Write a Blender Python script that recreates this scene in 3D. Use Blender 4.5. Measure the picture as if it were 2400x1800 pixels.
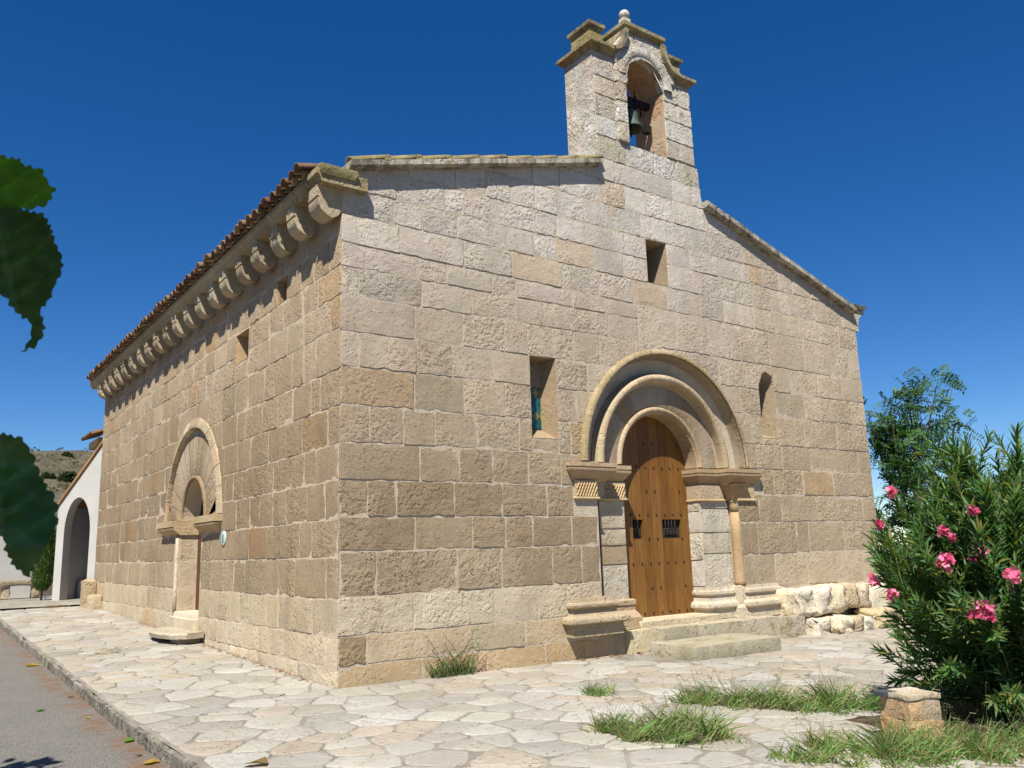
import bpy, bmesh, math, random
import numpy as np
from mathutils import Vector, Matrix, noise as mnoise
from mathutils.geometry import delaunay_2d_cdt

for o in list(bpy.data.objects): bpy.data.objects.remove(o, do_unlink=True)
scene = bpy.context.scene
COL = scene.collection
R = math.radians

# ------------------------------------------------------------------ camera
cam_d = bpy.data.cameras.new('camera'); cam = bpy.data.objects.new('camera', cam_d); COL.objects.link(cam)
cam_d.sensor_fit = 'HORIZONTAL'; cam_d.sensor_width = 36.0; cam_d.lens = 36.0 * 1975.24 / 2400.0
cam_d.dof.use_dof = True; cam_d.dof.focus_distance = 13.0; cam_d.dof.aperture_fstop = 16.0
cam_d.clip_start = 0.05; cam_d.clip_end = 8000
CAM = Vector((-4.191, -9.339, 1.5))
yaw, pitch, roll = R(35.929), R(11.052), R(-1.773)
fw = Vector((math.sin(yaw)*math.cos(pitch), math.cos(yaw)*math.cos(pitch), math.sin(pitch)))
rt = Vector((math.cos(yaw), -math.sin(yaw), 0)); up = rt.cross(fw)
rt2 = rt*math.cos(roll)+up*math.sin(roll); up2 = -rt*math.sin(roll)+up*math.cos(roll)
M = Matrix((rt2, up2, -fw)).transposed().to_4x4(); M.translation = CAM
cam.matrix_world = M
scene.camera = cam

# ------------------------------------------------------------------ world and sun
SUN_DIR = Vector((1.12, 1.0, -2.2)).normalized()        # the way the light travels
w = bpy.data.worlds.new('World'); scene.world = w; w.use_nodes = True
wn = w.node_tree; wn.nodes.clear()
sky = wn.nodes.new('ShaderNodeTexSky'); sky.sky_type = 'NISHITA'; sky.sun_disc = False
sky.sun_elevation = math.asin(-SUN_DIR.z); sky.sun_rotation = math.atan2(-SUN_DIR.x, -SUN_DIR.y)
sky.altitude = 2000; sky.air_density = 1.0; sky.dust_density = 0.0; sky.ozone_density = 4.0
bg = wn.nodes.new('ShaderNodeBackground'); bg.inputs['Strength'].default_value = 0.066
wo = wn.nodes.new('ShaderNodeOutputWorld')
hs = wn.nodes.new('ShaderNodeHueSaturation'); hs.inputs['Hue'].default_value = 0.507; hs.inputs['Saturation'].default_value = 1.32     # the deep blue of a dry, clear noon
wn.links.new(sky.outputs[0], hs.inputs['Color']); wn.links.new(hs.outputs[0], bg.inputs[0]); wn.links.new(bg.outputs[0], wo.inputs[0])
sd = bpy.data.lights.new('sun', 'SUN'); sd.energy = 5.0; sd.angle = R(0.53); sd.color = (1.0, 0.965, 0.895)
so = bpy.data.objects.new('sun', sd); COL.objects.link(so)
so.rotation_euler = SUN_DIR.to_track_quat('-Z', 'Y').to_euler()
vs = scene.view_settings; vs.view_transform = 'Standard'; vs.look = 'None'; vs.gamma = 1.0; vs.use_curve_mapping = False
vs.exposure = 0.80

# ------------------------------------------------------------------ helpers
def lin(c):
    c = c/255.0
    return c/12.92 if c <= 0.04045 else ((c+0.055)/1.055)**2.4
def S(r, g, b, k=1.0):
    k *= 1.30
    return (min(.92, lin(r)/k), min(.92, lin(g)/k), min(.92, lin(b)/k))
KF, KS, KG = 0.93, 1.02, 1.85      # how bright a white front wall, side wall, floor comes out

def jit(c, rng, v=0.06, h=0.025):
    k = 1+rng.uniform(-v, v)
    return tuple(max(.01, x*k*(1+rng.uniform(-h, h))) for x in c)

def link(o, parent=None, kind=None, label=None, cat=None, group=None):
    COL.objects.link(o)
    if parent is not None: o.parent = parent
    if kind: o['kind'] = kind
    if label: o['label'] = label
    if cat: o['category'] = cat
    if group: o['group'] = group
    return o
def empty(name, loc=(0, 0, 0), parent=None, **k):
    o = bpy.data.objects.new(name, None); o.location = loc; o.empty_display_size = .2
    return link(o, parent, **k)

class MB:
    """collects verts / faces / a colour per vertex"""
    def __init__(s): s.v = []; s.f = []; s.c = []; s.mi = []
    def add(s, v, f, c=(1, 1, 1), a=0.0, mi=0):
        n = len(s.v); s.v += [tuple(p) for p in v]; s.f += [tuple(i+n for i in q) for q in f]
        cc = (c[0], c[1], c[2], a); s.c += [cc]*len(v); s.mi += [mi]*len(f)
        return s
    def mesh(s, name, mats, smooth=False, recalc=False):
        me = bpy.data.meshes.new(name); me.from_pydata(s.v, [], s.f)
        if not isinstance(mats, (list, tuple)): mats = [mats]
        for m in mats: me.materials.append(m)
        at = me.color_attributes.new('Col', 'FLOAT_COLOR', 'POINT')
        at.data.foreach_set('color', [x for c in s.c for x in c])
        if len(mats) > 1: me.polygons.foreach_set('material_index', s.mi)
        if smooth: me.polygons.foreach_set('use_smooth', [True]*len(me.polygons))
        if recalc:
            bm = bmesh.new(); bm.from_mesh(me); bmesh.ops.recalc_face_normals(bm, faces=bm.faces); bm.to_mesh(me); bm.free()
        me.update(); return me
    def build(s, name, mats, parent=None, smooth=False, recalc=False, auto=None, **k):
        me = s.mesh(name, mats, smooth or auto is not None, recalc)
        if auto is not None: me.set_sharp_from_angle(angle=R(auto))
        return link(bpy.data.objects.new(name, me), parent, **k)

def box_vf(x0, x1, y0, y1, z0, z1):
    v = [(x0, y0, z0), (x1, y0, z0), (x1, y1, z0), (x0, y1, z0), (x0, y0, z1), (x1, y0, z1), (x1, y1, z1), (x0, y1, z1)]
    f = [(3, 2, 1, 0), (4, 5, 6, 7), (0, 1, 5, 4), (1, 2, 6, 5), (2, 3, 7, 6), (3, 0, 4, 7)]
    return v, f
def tube_vf(pts, rads, n=8, cap=True):
    pts = [Vector(p) for p in pts]; V = []; F = []
    for i, p in enumerate(pts):
        t = (pts[min(i+1, len(pts)-1)]-pts[max(i-1, 0)]).normalized()
        a = t.cross(Vector((0, 0, 1)) if abs(t.z) < .9 else Vector((1, 0, 0))).normalized(); b = t.cross(a)
        r = rads[i] if isinstance(rads, (list, tuple)) else rads
        for k in range(n):
            th = 2*math.pi*k/n; V.append(p+a*math.cos(th)*r+b*math.sin(th)*r)
    for i in range(len(pts)-1):
        for k in range(n):
            F.append((i*n+k, i*n+(k+1) % n, (i+1)*n+(k+1) % n, (i+1)*n+k))
    if cap: F.append(tuple(range(n))[::-1]); F.append(tuple((len(pts)-1)*n+k for k in range(n)))
    return V, F
def lathe_vf(prof, n=16, c=(0, 0, 0)):
    V = []; F = []
    for r, z in prof:
        for k in range(n):
            th = 2*math.pi*k/n; V.append((c[0]+r*math.cos(th), c[1]+r*math.sin(th), c[2]+z))
    for i in range(len(prof)-1):
        for k in range(n): F.append((i*n+k, i*n+(k+1) % n, (i+1)*n+(k+1) % n, (i+1)*n+k))
    F.append(tuple(range(n))[::-1]); F.append(tuple((len(prof)-1)*n+k for k in range(n)))
    return V, F
def loft_vf(u0, u1, d0, d1, levels, mp):
    """stack of rectangles: levels of (z, outward offset or 4 offsets)"""
    V = []; F = []
    for z, o in levels:
        oo = o if isinstance(o, (tuple, list)) else (o, o, o, o)
        V += [mp(u0-oo[0], d0-oo[2], z), mp(u1+oo[1], d0-oo[2], z), mp(u1+oo[1], d1+oo[3], z), mp(u0-oo[0], d1+oo[3], z)]
    n = len(levels)
    for i in range(n-1):
        for k in range(4):
            a = i*4+k; b = i*4+(k+1) % 4; F.append((a, b, b+4, a+4))
    F.append((3, 2, 1, 0)); F.append(tuple((n-1)*4+k for k in range(4)))
    return V, F
def nz(x, y, z=0.0, s=1.0): return mnoise.noise(Vector((x*s, y*s, z*s)))

FRONT = lambda u, d, z: (u, d, z)
SIDE = lambda u, d, z: (d, u, z)

def ground_z(x, y):
    yy = max(0.0, y)
    z = 0.026*min(yy, 15.0)
    if y <= 1: z -= 0.008*max(0, min(11, x))*(1-max(0, y))
    return z

# ------------------------------------------------------------------ materials
def new_mat(name):
    m = bpy.data.materials.new(name); m.use_nodes = True; nt = m.node_tree; nt.nodes.clear()
    out = nt.nodes.new('ShaderNodeOutputMaterial'); p = nt.nodes.new('ShaderNodeBsdfPrincipled')
    nt.links.new(p.outputs[0], out.inputs[0]); return m, nt, p, out
class NB:
    def __init__(s, nt): s.nt = nt
    def n(s, t, **k):
        x = s.nt.nodes.new(t)
        for a, b in k.items():
            if a.startswith('i_'):
                key = a[2:]; key = int(key) if key.isdigit() else key.replace('_', ' ')
                if isinstance(b, bpy.types.NodeSocket): s.nt.links.new(b, x.inputs[key])
                else: x.inputs[key].default_value = b
            else: setattr(x, a, b)
        return x
    def mix(s, fac, a, b, mode='MIX'):
        x = s.nt.nodes.new('ShaderNodeMix'); x.data_type = 'RGBA'; x.blend_type = mode
        for sock, val in ((x.inputs[0], fac), (x.inputs[6], a), (x.inputs[7], b)):
            if isinstance(val, bpy.types.NodeSocket): s.nt.links.new(val, sock)
            else: sock.default_value = (val if not isinstance(val, tuple) or len(val) == 4 else (*val, 1))
        return x.outputs[2]
    def math(s, op, a, b=None, c=None, clamp=False):
        x = s.nt.nodes.new('ShaderNodeMath'); x.operation = op; x.use_clamp = clamp
        for i, val in enumerate((a, b, c)):
            if val is None: continue
            if isinstance(val, bpy.types.NodeSocket): s.nt.links.new(val, x.inputs[i])
            else: x.inputs[i].default_value = val
        return x.outputs[0]
    def ramp(s, fac, stops):
        x = s.nt.nodes.new('ShaderNodeValToRGB'); s.nt.links.new(fac, x.inputs[0])
        while len(x.color_ramp.elements) < len(stops): x.color_ramp.elements.new(.5)
        for e, (p, c) in zip(x.color_ramp.elements, stops):
            e.position = p; e.color = (c, c, c, 1) if isinstance(c, (int, float)) else (*c, 1)
        return x.outputs[0]
    def noise(s, vec, scale, detail=4, rough=.55, dist=0.0):
        x = s.n('ShaderNodeTexNoise'); s.nt.links.new(vec, x.inputs['Vector'])
        x.inputs['Scale'].default_value = scale; x.inputs['Detail'].default_value = detail
        x.inputs['Roughness'].default_value = rough; x.inputs['Distortion'].default_value = dist
        return x.outputs[0]
    def vor(s, vec, scale, feature='F1', rnd=1.0):
        x = s.n('ShaderNodeTexVoronoi', feature=feature); s.nt.links.new(vec, x.inputs['Vector'])
        x.inputs['Scale'].default_value = scale; x.inputs['Randomness'].default_value = rnd
        return x.outputs['Distance']

def stone_mat(name, relief=1.0, stain=1.0, lichen=0.0, grime=0.0, rough=.92, pit=1.0, fine=1.0, streak=.25):
    m, nt, p, out = new_mat(name); b = NB(nt)
    tc = b.n('ShaderNodeTexCoord').outputs['Object']
    at = b.n('ShaderNodeVertexColor', layer_name='Col')
    off = b.n('ShaderNodeVectorMath', operation='MULTIPLY_ADD')
    nt.links.new(at.outputs['Alpha'], off.inputs[0]); off.inputs[1].default_value = (37, 53, 71); nt.links.new(tc, off.inputs[2])
    v = off.outputs[0]
    big = b.noise(v, 2.6, 4, .62); mid = b.noise(v, 8, 4, .65); wall = b.noise(tc, .55, 5, .62)
    grains = b.noise(v, 40, 3, .60, .0); pits2 = b.vor(v, 15); lump = b.noise(v, 19, 3, .6)
    sm = b.n('ShaderNodeMapping'); nt.links.new(tc, sm.inputs[0]); sm.inputs['Scale'].default_value = (2.4, 2.4, .30)
    streaks = b.noise(sm.outputs[0], 1.3, 5, .6)
    rnd = b.math('FRACT', b.math('MULTIPLY', at.outputs['Alpha'], 7.31))
    clus = b.ramp(big, [(.42, 0), (.60, 1)])
    col = at.outputs['Color']
    warm = b.mix(1.0, col, (1.02, .93, .81, 1), 'MULTIPLY'); grey = b.mix(1.0, col, (.86, .885, .90, 1), 'MULTIPLY')
    pale = b.mix(1.0, col, (1.15, 1.155, 1.15, 1), 'MULTIPLY')
    c1 = b.mix(b.ramp(mid, [(.48, 0), (.66, .55*stain)]), col, warm)
    c1 = b.mix(b.ramp(big, [(.52, 0), (.68, .6*stain)]), c1, pale)
    c1 = b.mix(b.ramp(big, [(.30, .7*stain), (.47, 0)]), c1, grey)
    c1 = b.mix(b.ramp(wall, [(.42, .0), (.60, .75*stain)]), c1, b.mix(1.0, c1, (.83, .80, .755, 1), 'MULTIPLY'))
    c1 = b.mix(b.ramp(streaks, [(.50, .0), (.68, .6*stain)]), c1, b.mix(1.0, c1, (.82, .80, .77, 1), 'MULTIPLY'))
    dk = b.math('MULTIPLY', b.ramp(lump, [(.33, .75), (.44, 0)]), b.math('ADD', b.math('MULTIPLY', clus, .75), .25))
    c1 = b.mix(dk, c1, b.mix(1.0, c1, (.68, .62, .55, 1), 'MULTIPLY'))
    hole = b.math('MULTIPLY', b.ramp(pits2, [(.08, 1), (.19, 0)]), b.ramp(mid, [(.50, 0), (.58, 1)]))
    c1 = b.mix(b.math('MULTIPLY', hole, .65*pit), c1, b.mix(1.0, c1, (.40, .34, .28, 1), 'MULTIPLY'))
    if lichen > 0:
        ln = b.noise(v, 3.6, 6, .68)
        k = b.math('MULTIPLY', b.ramp(ln, [(.60-.22*lichen, 0), (.68-.2*lichen, 1)]), b.ramp(grains, [(.36, .15), (.58, .95)]))
        c1 = b.mix(k, c1, b.mix(mid, (.235, .165, .040, 1), (.195, .175, .095, 1)))
    if grime > 0:
        st = b.n('ShaderNodeMapping'); nt.links.new(v, st.inputs[0]); st.inputs['Scale'].default_value = (1, 1, streak)
        gn = b.noise(st.outputs[0], 5.5, 6, .7)
        c1 = b.mix(b.math('MULTIPLY', b.ramp(gn, [(.44, 0), (.60, 1)]), grime), c1, (.065, .061, .052, 1))
    nt.links.new(c1, p.inputs['Base Color']); p.inputs['Roughness'].default_value = rough
    p.inputs['Specular IOR Level'].default_value = .12
    # relief: clustered pits and tooling, different from stone to stone
    amt = b.math('MULTIPLY', b.math('ADD', b.math('MULTIPLY', clus, .8), .2), b.ramp(rnd, [(.1, .30), (.9, 1.2)]))
    h = b.math('MULTIPLY', b.ramp(lump, [(.32, 0), (.52, 1)]), amt)
    h = b.math('ADD', h, b.math('MULTIPLY', grains, .32)); h = b.math('ADD', h, b.math('MULTIPLY', mid, .8))
    h = b.math('ADD', h, b.math('MULTIPLY', hole, -1.3*pit))
    bp = b.n('ShaderNodeBump'); bp.inputs['Strength'].default_value = 1.0; bp.inputs['Distance'].default_value = .0165*relief
    nt.links.new(h, bp.inputs['Height']); nt.links.new(bp.outputs[0], p.inputs['Normal'])
    return m

M_front = stone_mat('front_stone', .74)
M_side = stone_mat('side_stone', .55, pit=1.2)
M_smooth = stone_mat('dressed_stone', .48, 1.2, pit=.7)
M_white = stone_mat('pale_worn_stone', .8, 1.0)
M_lichen = stone_mat('lichen_stone', .9, 1.0, lichen=.74, grime=.35)
M_coping = stone_mat('coping_stone', .7, .8, lichen=.30, grime=.75)
M_bell = stone_mat('bellcote_stone', 1.2, 1.0, lichen=.12, grime=.12, pit=1.4)
M_hood = stone_mat('hood_stone', .5, 1.2, lichen=.70)
M_step = stone_mat('step_stone', .7, 1.0, lichen=.28, grime=.12)
M_pave = stone_mat('paving_stone', .6, .85, pit=1.0)
M_kerb = stone_mat('kerb_stone', 1.0, 1.0, grime=.8, streak=1.0)
M_tile = stone_mat('roof_tile', .3, 1.1, lichen=.30, grime=.35)

def simple_mat(name, c, rough=.85, bump=.0, bscale=40, var=.25, vscale=6, metal=0, dark=(.6, .55, .5), attr=False):
    m, nt, p, out = new_mat(name); b = NB(nt)
    tc = b.n('ShaderNodeTexCoord').outputs['Object']
    n1 = b.noise(tc, vscale, 5, .6)
    base = (*c, 1)
    if attr: base = b.n('ShaderNodeVertexColor', layer_name='Col').outputs['Color']
    col = b.mix(b.ramp(n1, [(.35, 0), (.7, var)]), base, b.mix(1.0, base, (*dark, 1), 'MULTIPLY'))
    nt.links.new(col, p.inputs['Base Color']); p.inputs['Roughness'].default_value = rough; p.inputs['Metallic'].default_value = metal
    p.inputs['Specular IOR Level'].default_value = .3
    if bump:
        bp = b.n('ShaderNodeBump'); bp.inputs['Distance'].default_value = bump
        nt.links.new(b.noise(tc, bscale, 4, .65), bp.inputs['Height']); nt.links.new(bp.outputs[0], p.inputs['Normal'])
    return m
M_mortar = simple_mat('pale_mortar', S(200, 185, 162, KF), .95, .012, 45, .5, 5)
M_mortar_side = simple_mat('side_mortar', S(216, 196, 167, KS), .95, .010, 45, .5, 5)
M_mortar_pave = simple_mat('paving_mortar', S(212, 204, 188, KG), .95, .012, 50, .95, 2.6, dark=(.58, .52, .44))
M_plaster = simple_mat('white_plaster', S(222, 219, 212, 1.30), .9, .002, 30, .6, 1.6, dark=(.84, .81, .76))
M_iron = simple_mat('dark_iron', (.03, .028, .027), .6, .002, 60, .4, 12, metal=.6)
M_bronze = simple_mat('green_bronze', (.085, .115, .095), .55, .002, 60, .6, 10, metal=.35, dark=(.5, .5, .45))
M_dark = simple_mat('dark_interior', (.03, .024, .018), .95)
M_concrete = simple_mat('grey_slate', (.06, .065, .075), .7, .002, 50, .4, 8)

def wood_mat():
    m, nt, p, out = new_mat('varnished_wood'); b = NB(nt)
    tc = b.n('ShaderNodeTexCoord').outputs['Object']; at = b.n('ShaderNodeVertexColor', layer_name='Col')
    mp = b.n('ShaderNodeMapping'); nt.links.new(tc, mp.inputs[0]); mp.inputs['Scale'].default_value = (14, 14, .9)
    n1 = b.noise(mp.outputs[0], 2.0, 6, .65, .8); n2 = b.noise(tc, 1.4, 3)
    col = b.mix(b.ramp(n1, [(.35, 0), (.68, 1)]), b.mix(1.0, at.outputs['Color'], (.62, .52, .45, 1), 'MULTIPLY'), at.outputs['Color'])
    col = b.mix(b.ramp(n2, [(.45, 0), (.7, .5)]), col, b.mix(1.0, col, (.85, .62, .5, 1), 'MULTIPLY'))
    nt.links.new(col, p.inputs['Base Color']); p.inputs['Roughness'].default_value = .5; p.inputs['Specular IOR Level'].default_value = .25
    bp = b.n('ShaderNodeBump'); bp.inputs['Distance'].default_value = .003
    nt.links.new(n1, bp.inputs['Height']); nt.links.new(bp.outputs[0], p.inputs['Normal'])
    return m
M_wood = wood_mat()

def leaf_mat(name, trans=.35, rough=.45, spec=.35):
    m, nt, p, out = new_mat(name); b = NB(nt)
    at = b.n('ShaderNodeVertexColor', layer_name='Col')
    nt.links.new(at.outputs['Color'], p.inputs['Base Color']); p.inputs['Roughness'].default_value = rough
    p.inputs['Specular IOR Level'].default_value = spec
    if trans:
        t = b.n('ShaderNodeBsdfTranslucent'); tcol = b.mix(1.0, at.outputs['Color'], (1.3, 1.5, .5, 1), 'MULTIPLY')
        nt.links.new(tcol, t.inputs[0]); mx = b.n('ShaderNodeMixShader'); mx.inputs[0].default_value = trans
        nt.links.new(p.outputs[0], mx.inputs[1]); nt.links.new(t.outputs[0], mx.inputs[2]); nt.links.new(mx.outputs[0], out.inputs[0])
    return m
M_leaf = leaf_mat('green_leaf', .32, .55, .22); M_grass = leaf_mat('grass_blade', .35, .6, .2); M_petal = leaf_mat('pink_petal', .3, .6, .2)
M_big = leaf_mat('mulberry_leaf', .22, .4, .4)
M_bark = simple_mat('bark', (.11, .085, .06), .95, .02, 18, .6, 9)
M_stem = simple_mat('green_stem', (.12, .16, .05), .7)

def asphalt():
    m, nt, p, out = new_mat('asphalt'); b = NB(nt)
    tc = b.n('ShaderNodeTexCoord').outputs['Object']
    n1 = b.noise(tc, 90, 3, .7); n2 = b.noise(tc, 1.3, 5, .6); v1 = b.vor(tc, 70)
    col = b.mix(b.ramp(n1, [(.35, 0), (.65, 1)]), (.074, .069, .061, 1), (.235, .218, .192, 1))
    col = b.mix(b.ramp(n2, [(.4, 0), (.7, .5)]), col, b.mix(1.0, col, (1.25, 1.2, 1.12, 1), 'MULTIPLY'))
    sx = b.n('ShaderNodeSeparateXYZ'); nt.links.new(tc, sx.inputs[0])
    # rust-coloured dust washed against the kerb
    edge = b.math('ADD', sx.outputs[0], b.math('MULTIPLY', b.math('SUBTRACT', b.noise(tc, 2.5, 5, .65), .5), .55))
    k = b.math('MULTIPLY', b.ramp(b.math('ADD', edge, 3.0), [(.40, 0), (.62, 1)]), b.ramp(b.noise(tc, 5, 4), [(.38, 0), (.62, .85)]))
    col = b.mix(k, col, (.17, .095, .05, 1))
    nt.links.new(col, p.inputs['Base Color']); p.inputs['Roughness'].default_value = .95; p.inputs['Specular IOR Level'].default_value = .2
    bp = b.n('ShaderNodeBump'); bp.inputs['Distance'].default_value = .010
    nt.links.new(b.math('ADD', n1, b.math('MULTIPLY', v1, .6)), bp.inputs['Height']); nt.links.new(bp.outputs[0], p.inputs['Normal'])
    return m
M_asphalt = asphalt()
def earth_mat(name, a, c, scale):
    m, nt, p, out = new_mat(name); b = NB(nt)
    tc = b.n('ShaderNodeTexCoord').outputs['Object']
    n1 = b.noise(tc, scale, 8, .65); n2 = b.noise(tc, scale*6, 5, .7)
    col = b.mix(b.ramp(n1, [(.38, 0), (.62, 1)]), (*a, 1), (*c, 1))
    col = b.mix(b.ramp(n2, [(.45, 0), (.6, .7)]), col, b.mix(1.0, col, (.6, .62, .55, 1), 'MULTIPLY'))
    nt.links.new(col, p.inputs['Base Color']); p.inputs['Roughness'].default_value = 1; p.inputs['Specular IOR Level'].default_value = .1
    bp = b.n('ShaderNodeBump'); bp.inputs['Distance'].default_value = .5/scale
    nt.links.new(n2, bp.inputs['Height']); nt.links.new(bp.outputs[0], p.inputs['Normal'])
    return m
M_earth = earth_mat('dry_earth', (.15, .11, .07), (.21, .165, .115), .8)
M_hill = earth_mat('scrub_hill', (.285, .245, .165), (.165, .15, .088), .16)

# ------------------------------------------------------------------ stone block builder
STUFF = {}
def round_poly(poly, rc, rng):
    out = []; n = len(poly)
    for i in range(n):
        a = Vector(poly[i-1]); p = Vector(poly[i]); c = Vector(poly[(i+1) % n])
        r = min(rc*rng.uniform(.5, 1.5), (a-p).length*.3, (c-p).length*.3)
        if (a-p).length < 1e-6 or (c-p).length < 1e-6: continue
        out.append(p+(a-p).normalized()*r); out.append(p+(c-p).normalized()*r)
    return out
def resample(poly, step, rng, wob):
    out = []; n = len(poly)
    for i in range(n):
        a = Vector(poly[i]); c = Vector(poly[(i+1) % n]); L = (c-a).length
        if L < 1e-5: continue
        k = max(1, int(round(L/step))); nrm = Vector((-(c-a).y, (c-a).x))/L
        for j in range(k):
            p = a+(c-a)*j/k
            if j > 0 or L > step: p = p+nrm*(rng.uniform(-wob*.6, wob) if rng.random() > .10 else rng.uniform(wob*1.5, wob*4.2))
            out.append(p)
    return out
def block_vf(poly, mp, d0, rng, clip=None, step=.11, wob=.0075, gap=.003, rc=.016, back=.03, und=.004, inset=.008, flip=False):
    """poly: ccw list of (u,z).  A pillowed, uneven stone face with chamfered arrises."""
    cu = sum(p[0] for p in poly)/len(poly); cz = sum(p[1] for p in poly)/len(poly)
    P = round_poly(poly, rc, rng); P = resample(P, step, rng, wob)
    if clip: P = [Vector(clip(p.x, p.y)) for p in P]
    us = [p.x for p in P]; zs = [p.y for p in P]
    W = max(us)-min(us); H = max(zs)-min(zs)
    if W < .05 or H < .04: return None
    cu = (max(us)+min(us))/2; cz = (max(zs)+min(zs))/2
    def ins(p, i): return (cu+(p.x-cu)*max(.05, 1-2*i/W), cz+(p.y-cz)*max(.05, 1-2*i/H))
    tu, tz = rng.uniform(-.004, .004), rng.uniform(-.004, .004)
    if rng.random() < .22: wob *= 2.4; rc *= 2      # weather-worn arrises
    V = []; n = len(P); sd = rng.random()*100
    for p in P:
        q = ins(p, gap); V.append(mp(q[0], back, q[1]))
    for p in P:
        q = ins(p, gap+inset*rng.uniform(.5, 1.5)); V.append(mp(q[0], d0+tu*(q[0]-cu)/W*2+tz*(q[1]-cz)/H*2+rng.uniform(-.002, und), q[1]))
    ii = min(.085, W*.28, H*.28)
    for p in P:
        q = ins(p, gap+ii); V.append(mp(q[0], d0+tu*(q[0]-cu)/W*2+tz*(q[1]-cz)/H*2-rng.uniform(0, und), q[1]))
    F = []
    for r in range(2):
        for k in range(n):
            a = r*n+k; b = r*n+(k+1) % n; F.append((a, b, b+n, a+n))
    F.append(tuple(2*n+k for k in range(n)))
    if flip: F = [tuple(reversed(f)) for f in F]
    return V, F
def rect(u0, u1, z0, z1): return [(u0, z0), (u1, z0), (u1, z1), (u0, z1)]

def cdt_sheet(outline, holes, extra=()):
    vs_ = []; ed = []
    for loop in [outline]+list(holes):
        s = len(vs_); vs_ += [Vector(p) for p in loop]; n = len(loop)
        ed += [(s+i, s+(i+1) % n) for i in range(n)]
    vs_ += [Vector(p) for p in extra]
    rv, re, rf, *_ = delaunay_2d_cdt(vs_, ed, [], 0, 1e-5)
    def inside(pt, poly):
        c = False; n = len(poly)
        for i in range(n):
            x0, y0 = poly[i]; x1, y1 = poly[i-1]
            if (y0 > pt.y) != (y1 > pt.y) and pt.x < (x1-x0)*(pt.y-y0)/(y1-y0)+x0: c = not c
        return c
    F = []
    for f in rf:
        ce = sum((rv[i] for i in f), Vector((0, 0)))/len(f)
        if inside(ce, outline) and not any(inside(ce, h) for h in holes): F.append(tuple(f))
    return rv, F
def arc_pts(cu, cz, r, a0, a1, n): return [(cu+r*math.cos(a0+(a1-a0)*i/n), cz+r*math.sin(a0+(a1-a0)*i/n)) for i in range(n+1)]
def arch_loop(cu, zs, r, half, zb, n=24):
    """closed loop of an arched opening: jambs at +-half below zs, radius r above"""
    return [(cu-half, zb), (cu+half, zb)]+([(cu+half, zs)] if abs(half-r) > 1e-4 else [])+arc_pts(cu, zs, r, 0, math.pi, n)+([(cu-half, zs)] if abs(half-r) > 1e-4 else [])

# ================================================================== GROUND
rng = random.Random(11)
# far plain: one sheet to the horizon
def grid_sheet(name, xs, ys, zf, mat, parent=None, smooth=True, **k):
    m = MB(); V = [(x, y, zf(x, y)) for y in ys for x in xs]; nx = len(xs)
    F = [(j*nx+i, j*nx+i+1, (j+1)*nx+i+1, (j+1)*nx+i) for j in range(len(ys)-1) for i in range(nx-1)]
    m.add(V, F, (.3, .3, .3)); return m.build(name, mat, parent, smooth, **k)
xs = [-3000, -1200, -400, -120, -50, -30, -20, -12, -8, -5, -3, -2.3, 0, 3, 6, 9, 12, 16, 22, 30, 50, 120, 400, 1200, 3000]
ys = [-3000, -1000, -300, -80, -30, -15, -8, -4, -1, 0, 1, 3, 6, 9, 12, 15, 18, 24, 32, 50, 120, 400, 1200, 3000]
grid_sheet('ground', xs, ys, lambda x, y: ground_z(x, min(y, 15))-.24-(.02*max(0, math.hypot(x, y)-40) if x > 20 else 0)*.5, M_earth, kind='structure')
# road
xs = [-9+i*.6 for i in range(11)]+[-2.27]; ys = [-14+i*1.0 for i in range(29)]+[15, 16]
def road_z(x, y): return ground_z(-2.3, y)-.115-.01*max(0, -3-x)
grid_sheet('road', [x for x in xs if x < -2.3]+[-2.27], ys, road_z, M_asphalt, kind='structure')

# pavement: mortar bed with flagstones
xs = [-2.24, -1.6, -1, -.5, 0, 1, 2, 3, 4, 5, 6, 7, 8, 9, 10, 11, 12, 13.5]
ys = [-9, -8, -7, -6, -5, -4, -3, -2, -1, 0, .5, 1]
pv = MB()
def add_grid(mb, xs, ys):
    nx = len(xs); V = [(x, y, ground_z(x, y)) for y in ys for x in xs]
    mb.add(V, [(j*nx+i, j*nx+i+1, (j+1)*nx+i+1, (j+1)*nx+i) for j in range(len(ys)-1) for i in range(nx-1)])
add_grid(pv, xs, ys)
add_grid(pv, [-2.24, -1.5, -.8, 0, .1], [1, 2, 4, 6, 8, 10, 12, 14, 15.2])
pavement = pv.build('pavement', M_mortar_pave, None, True, kind='structure')

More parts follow.
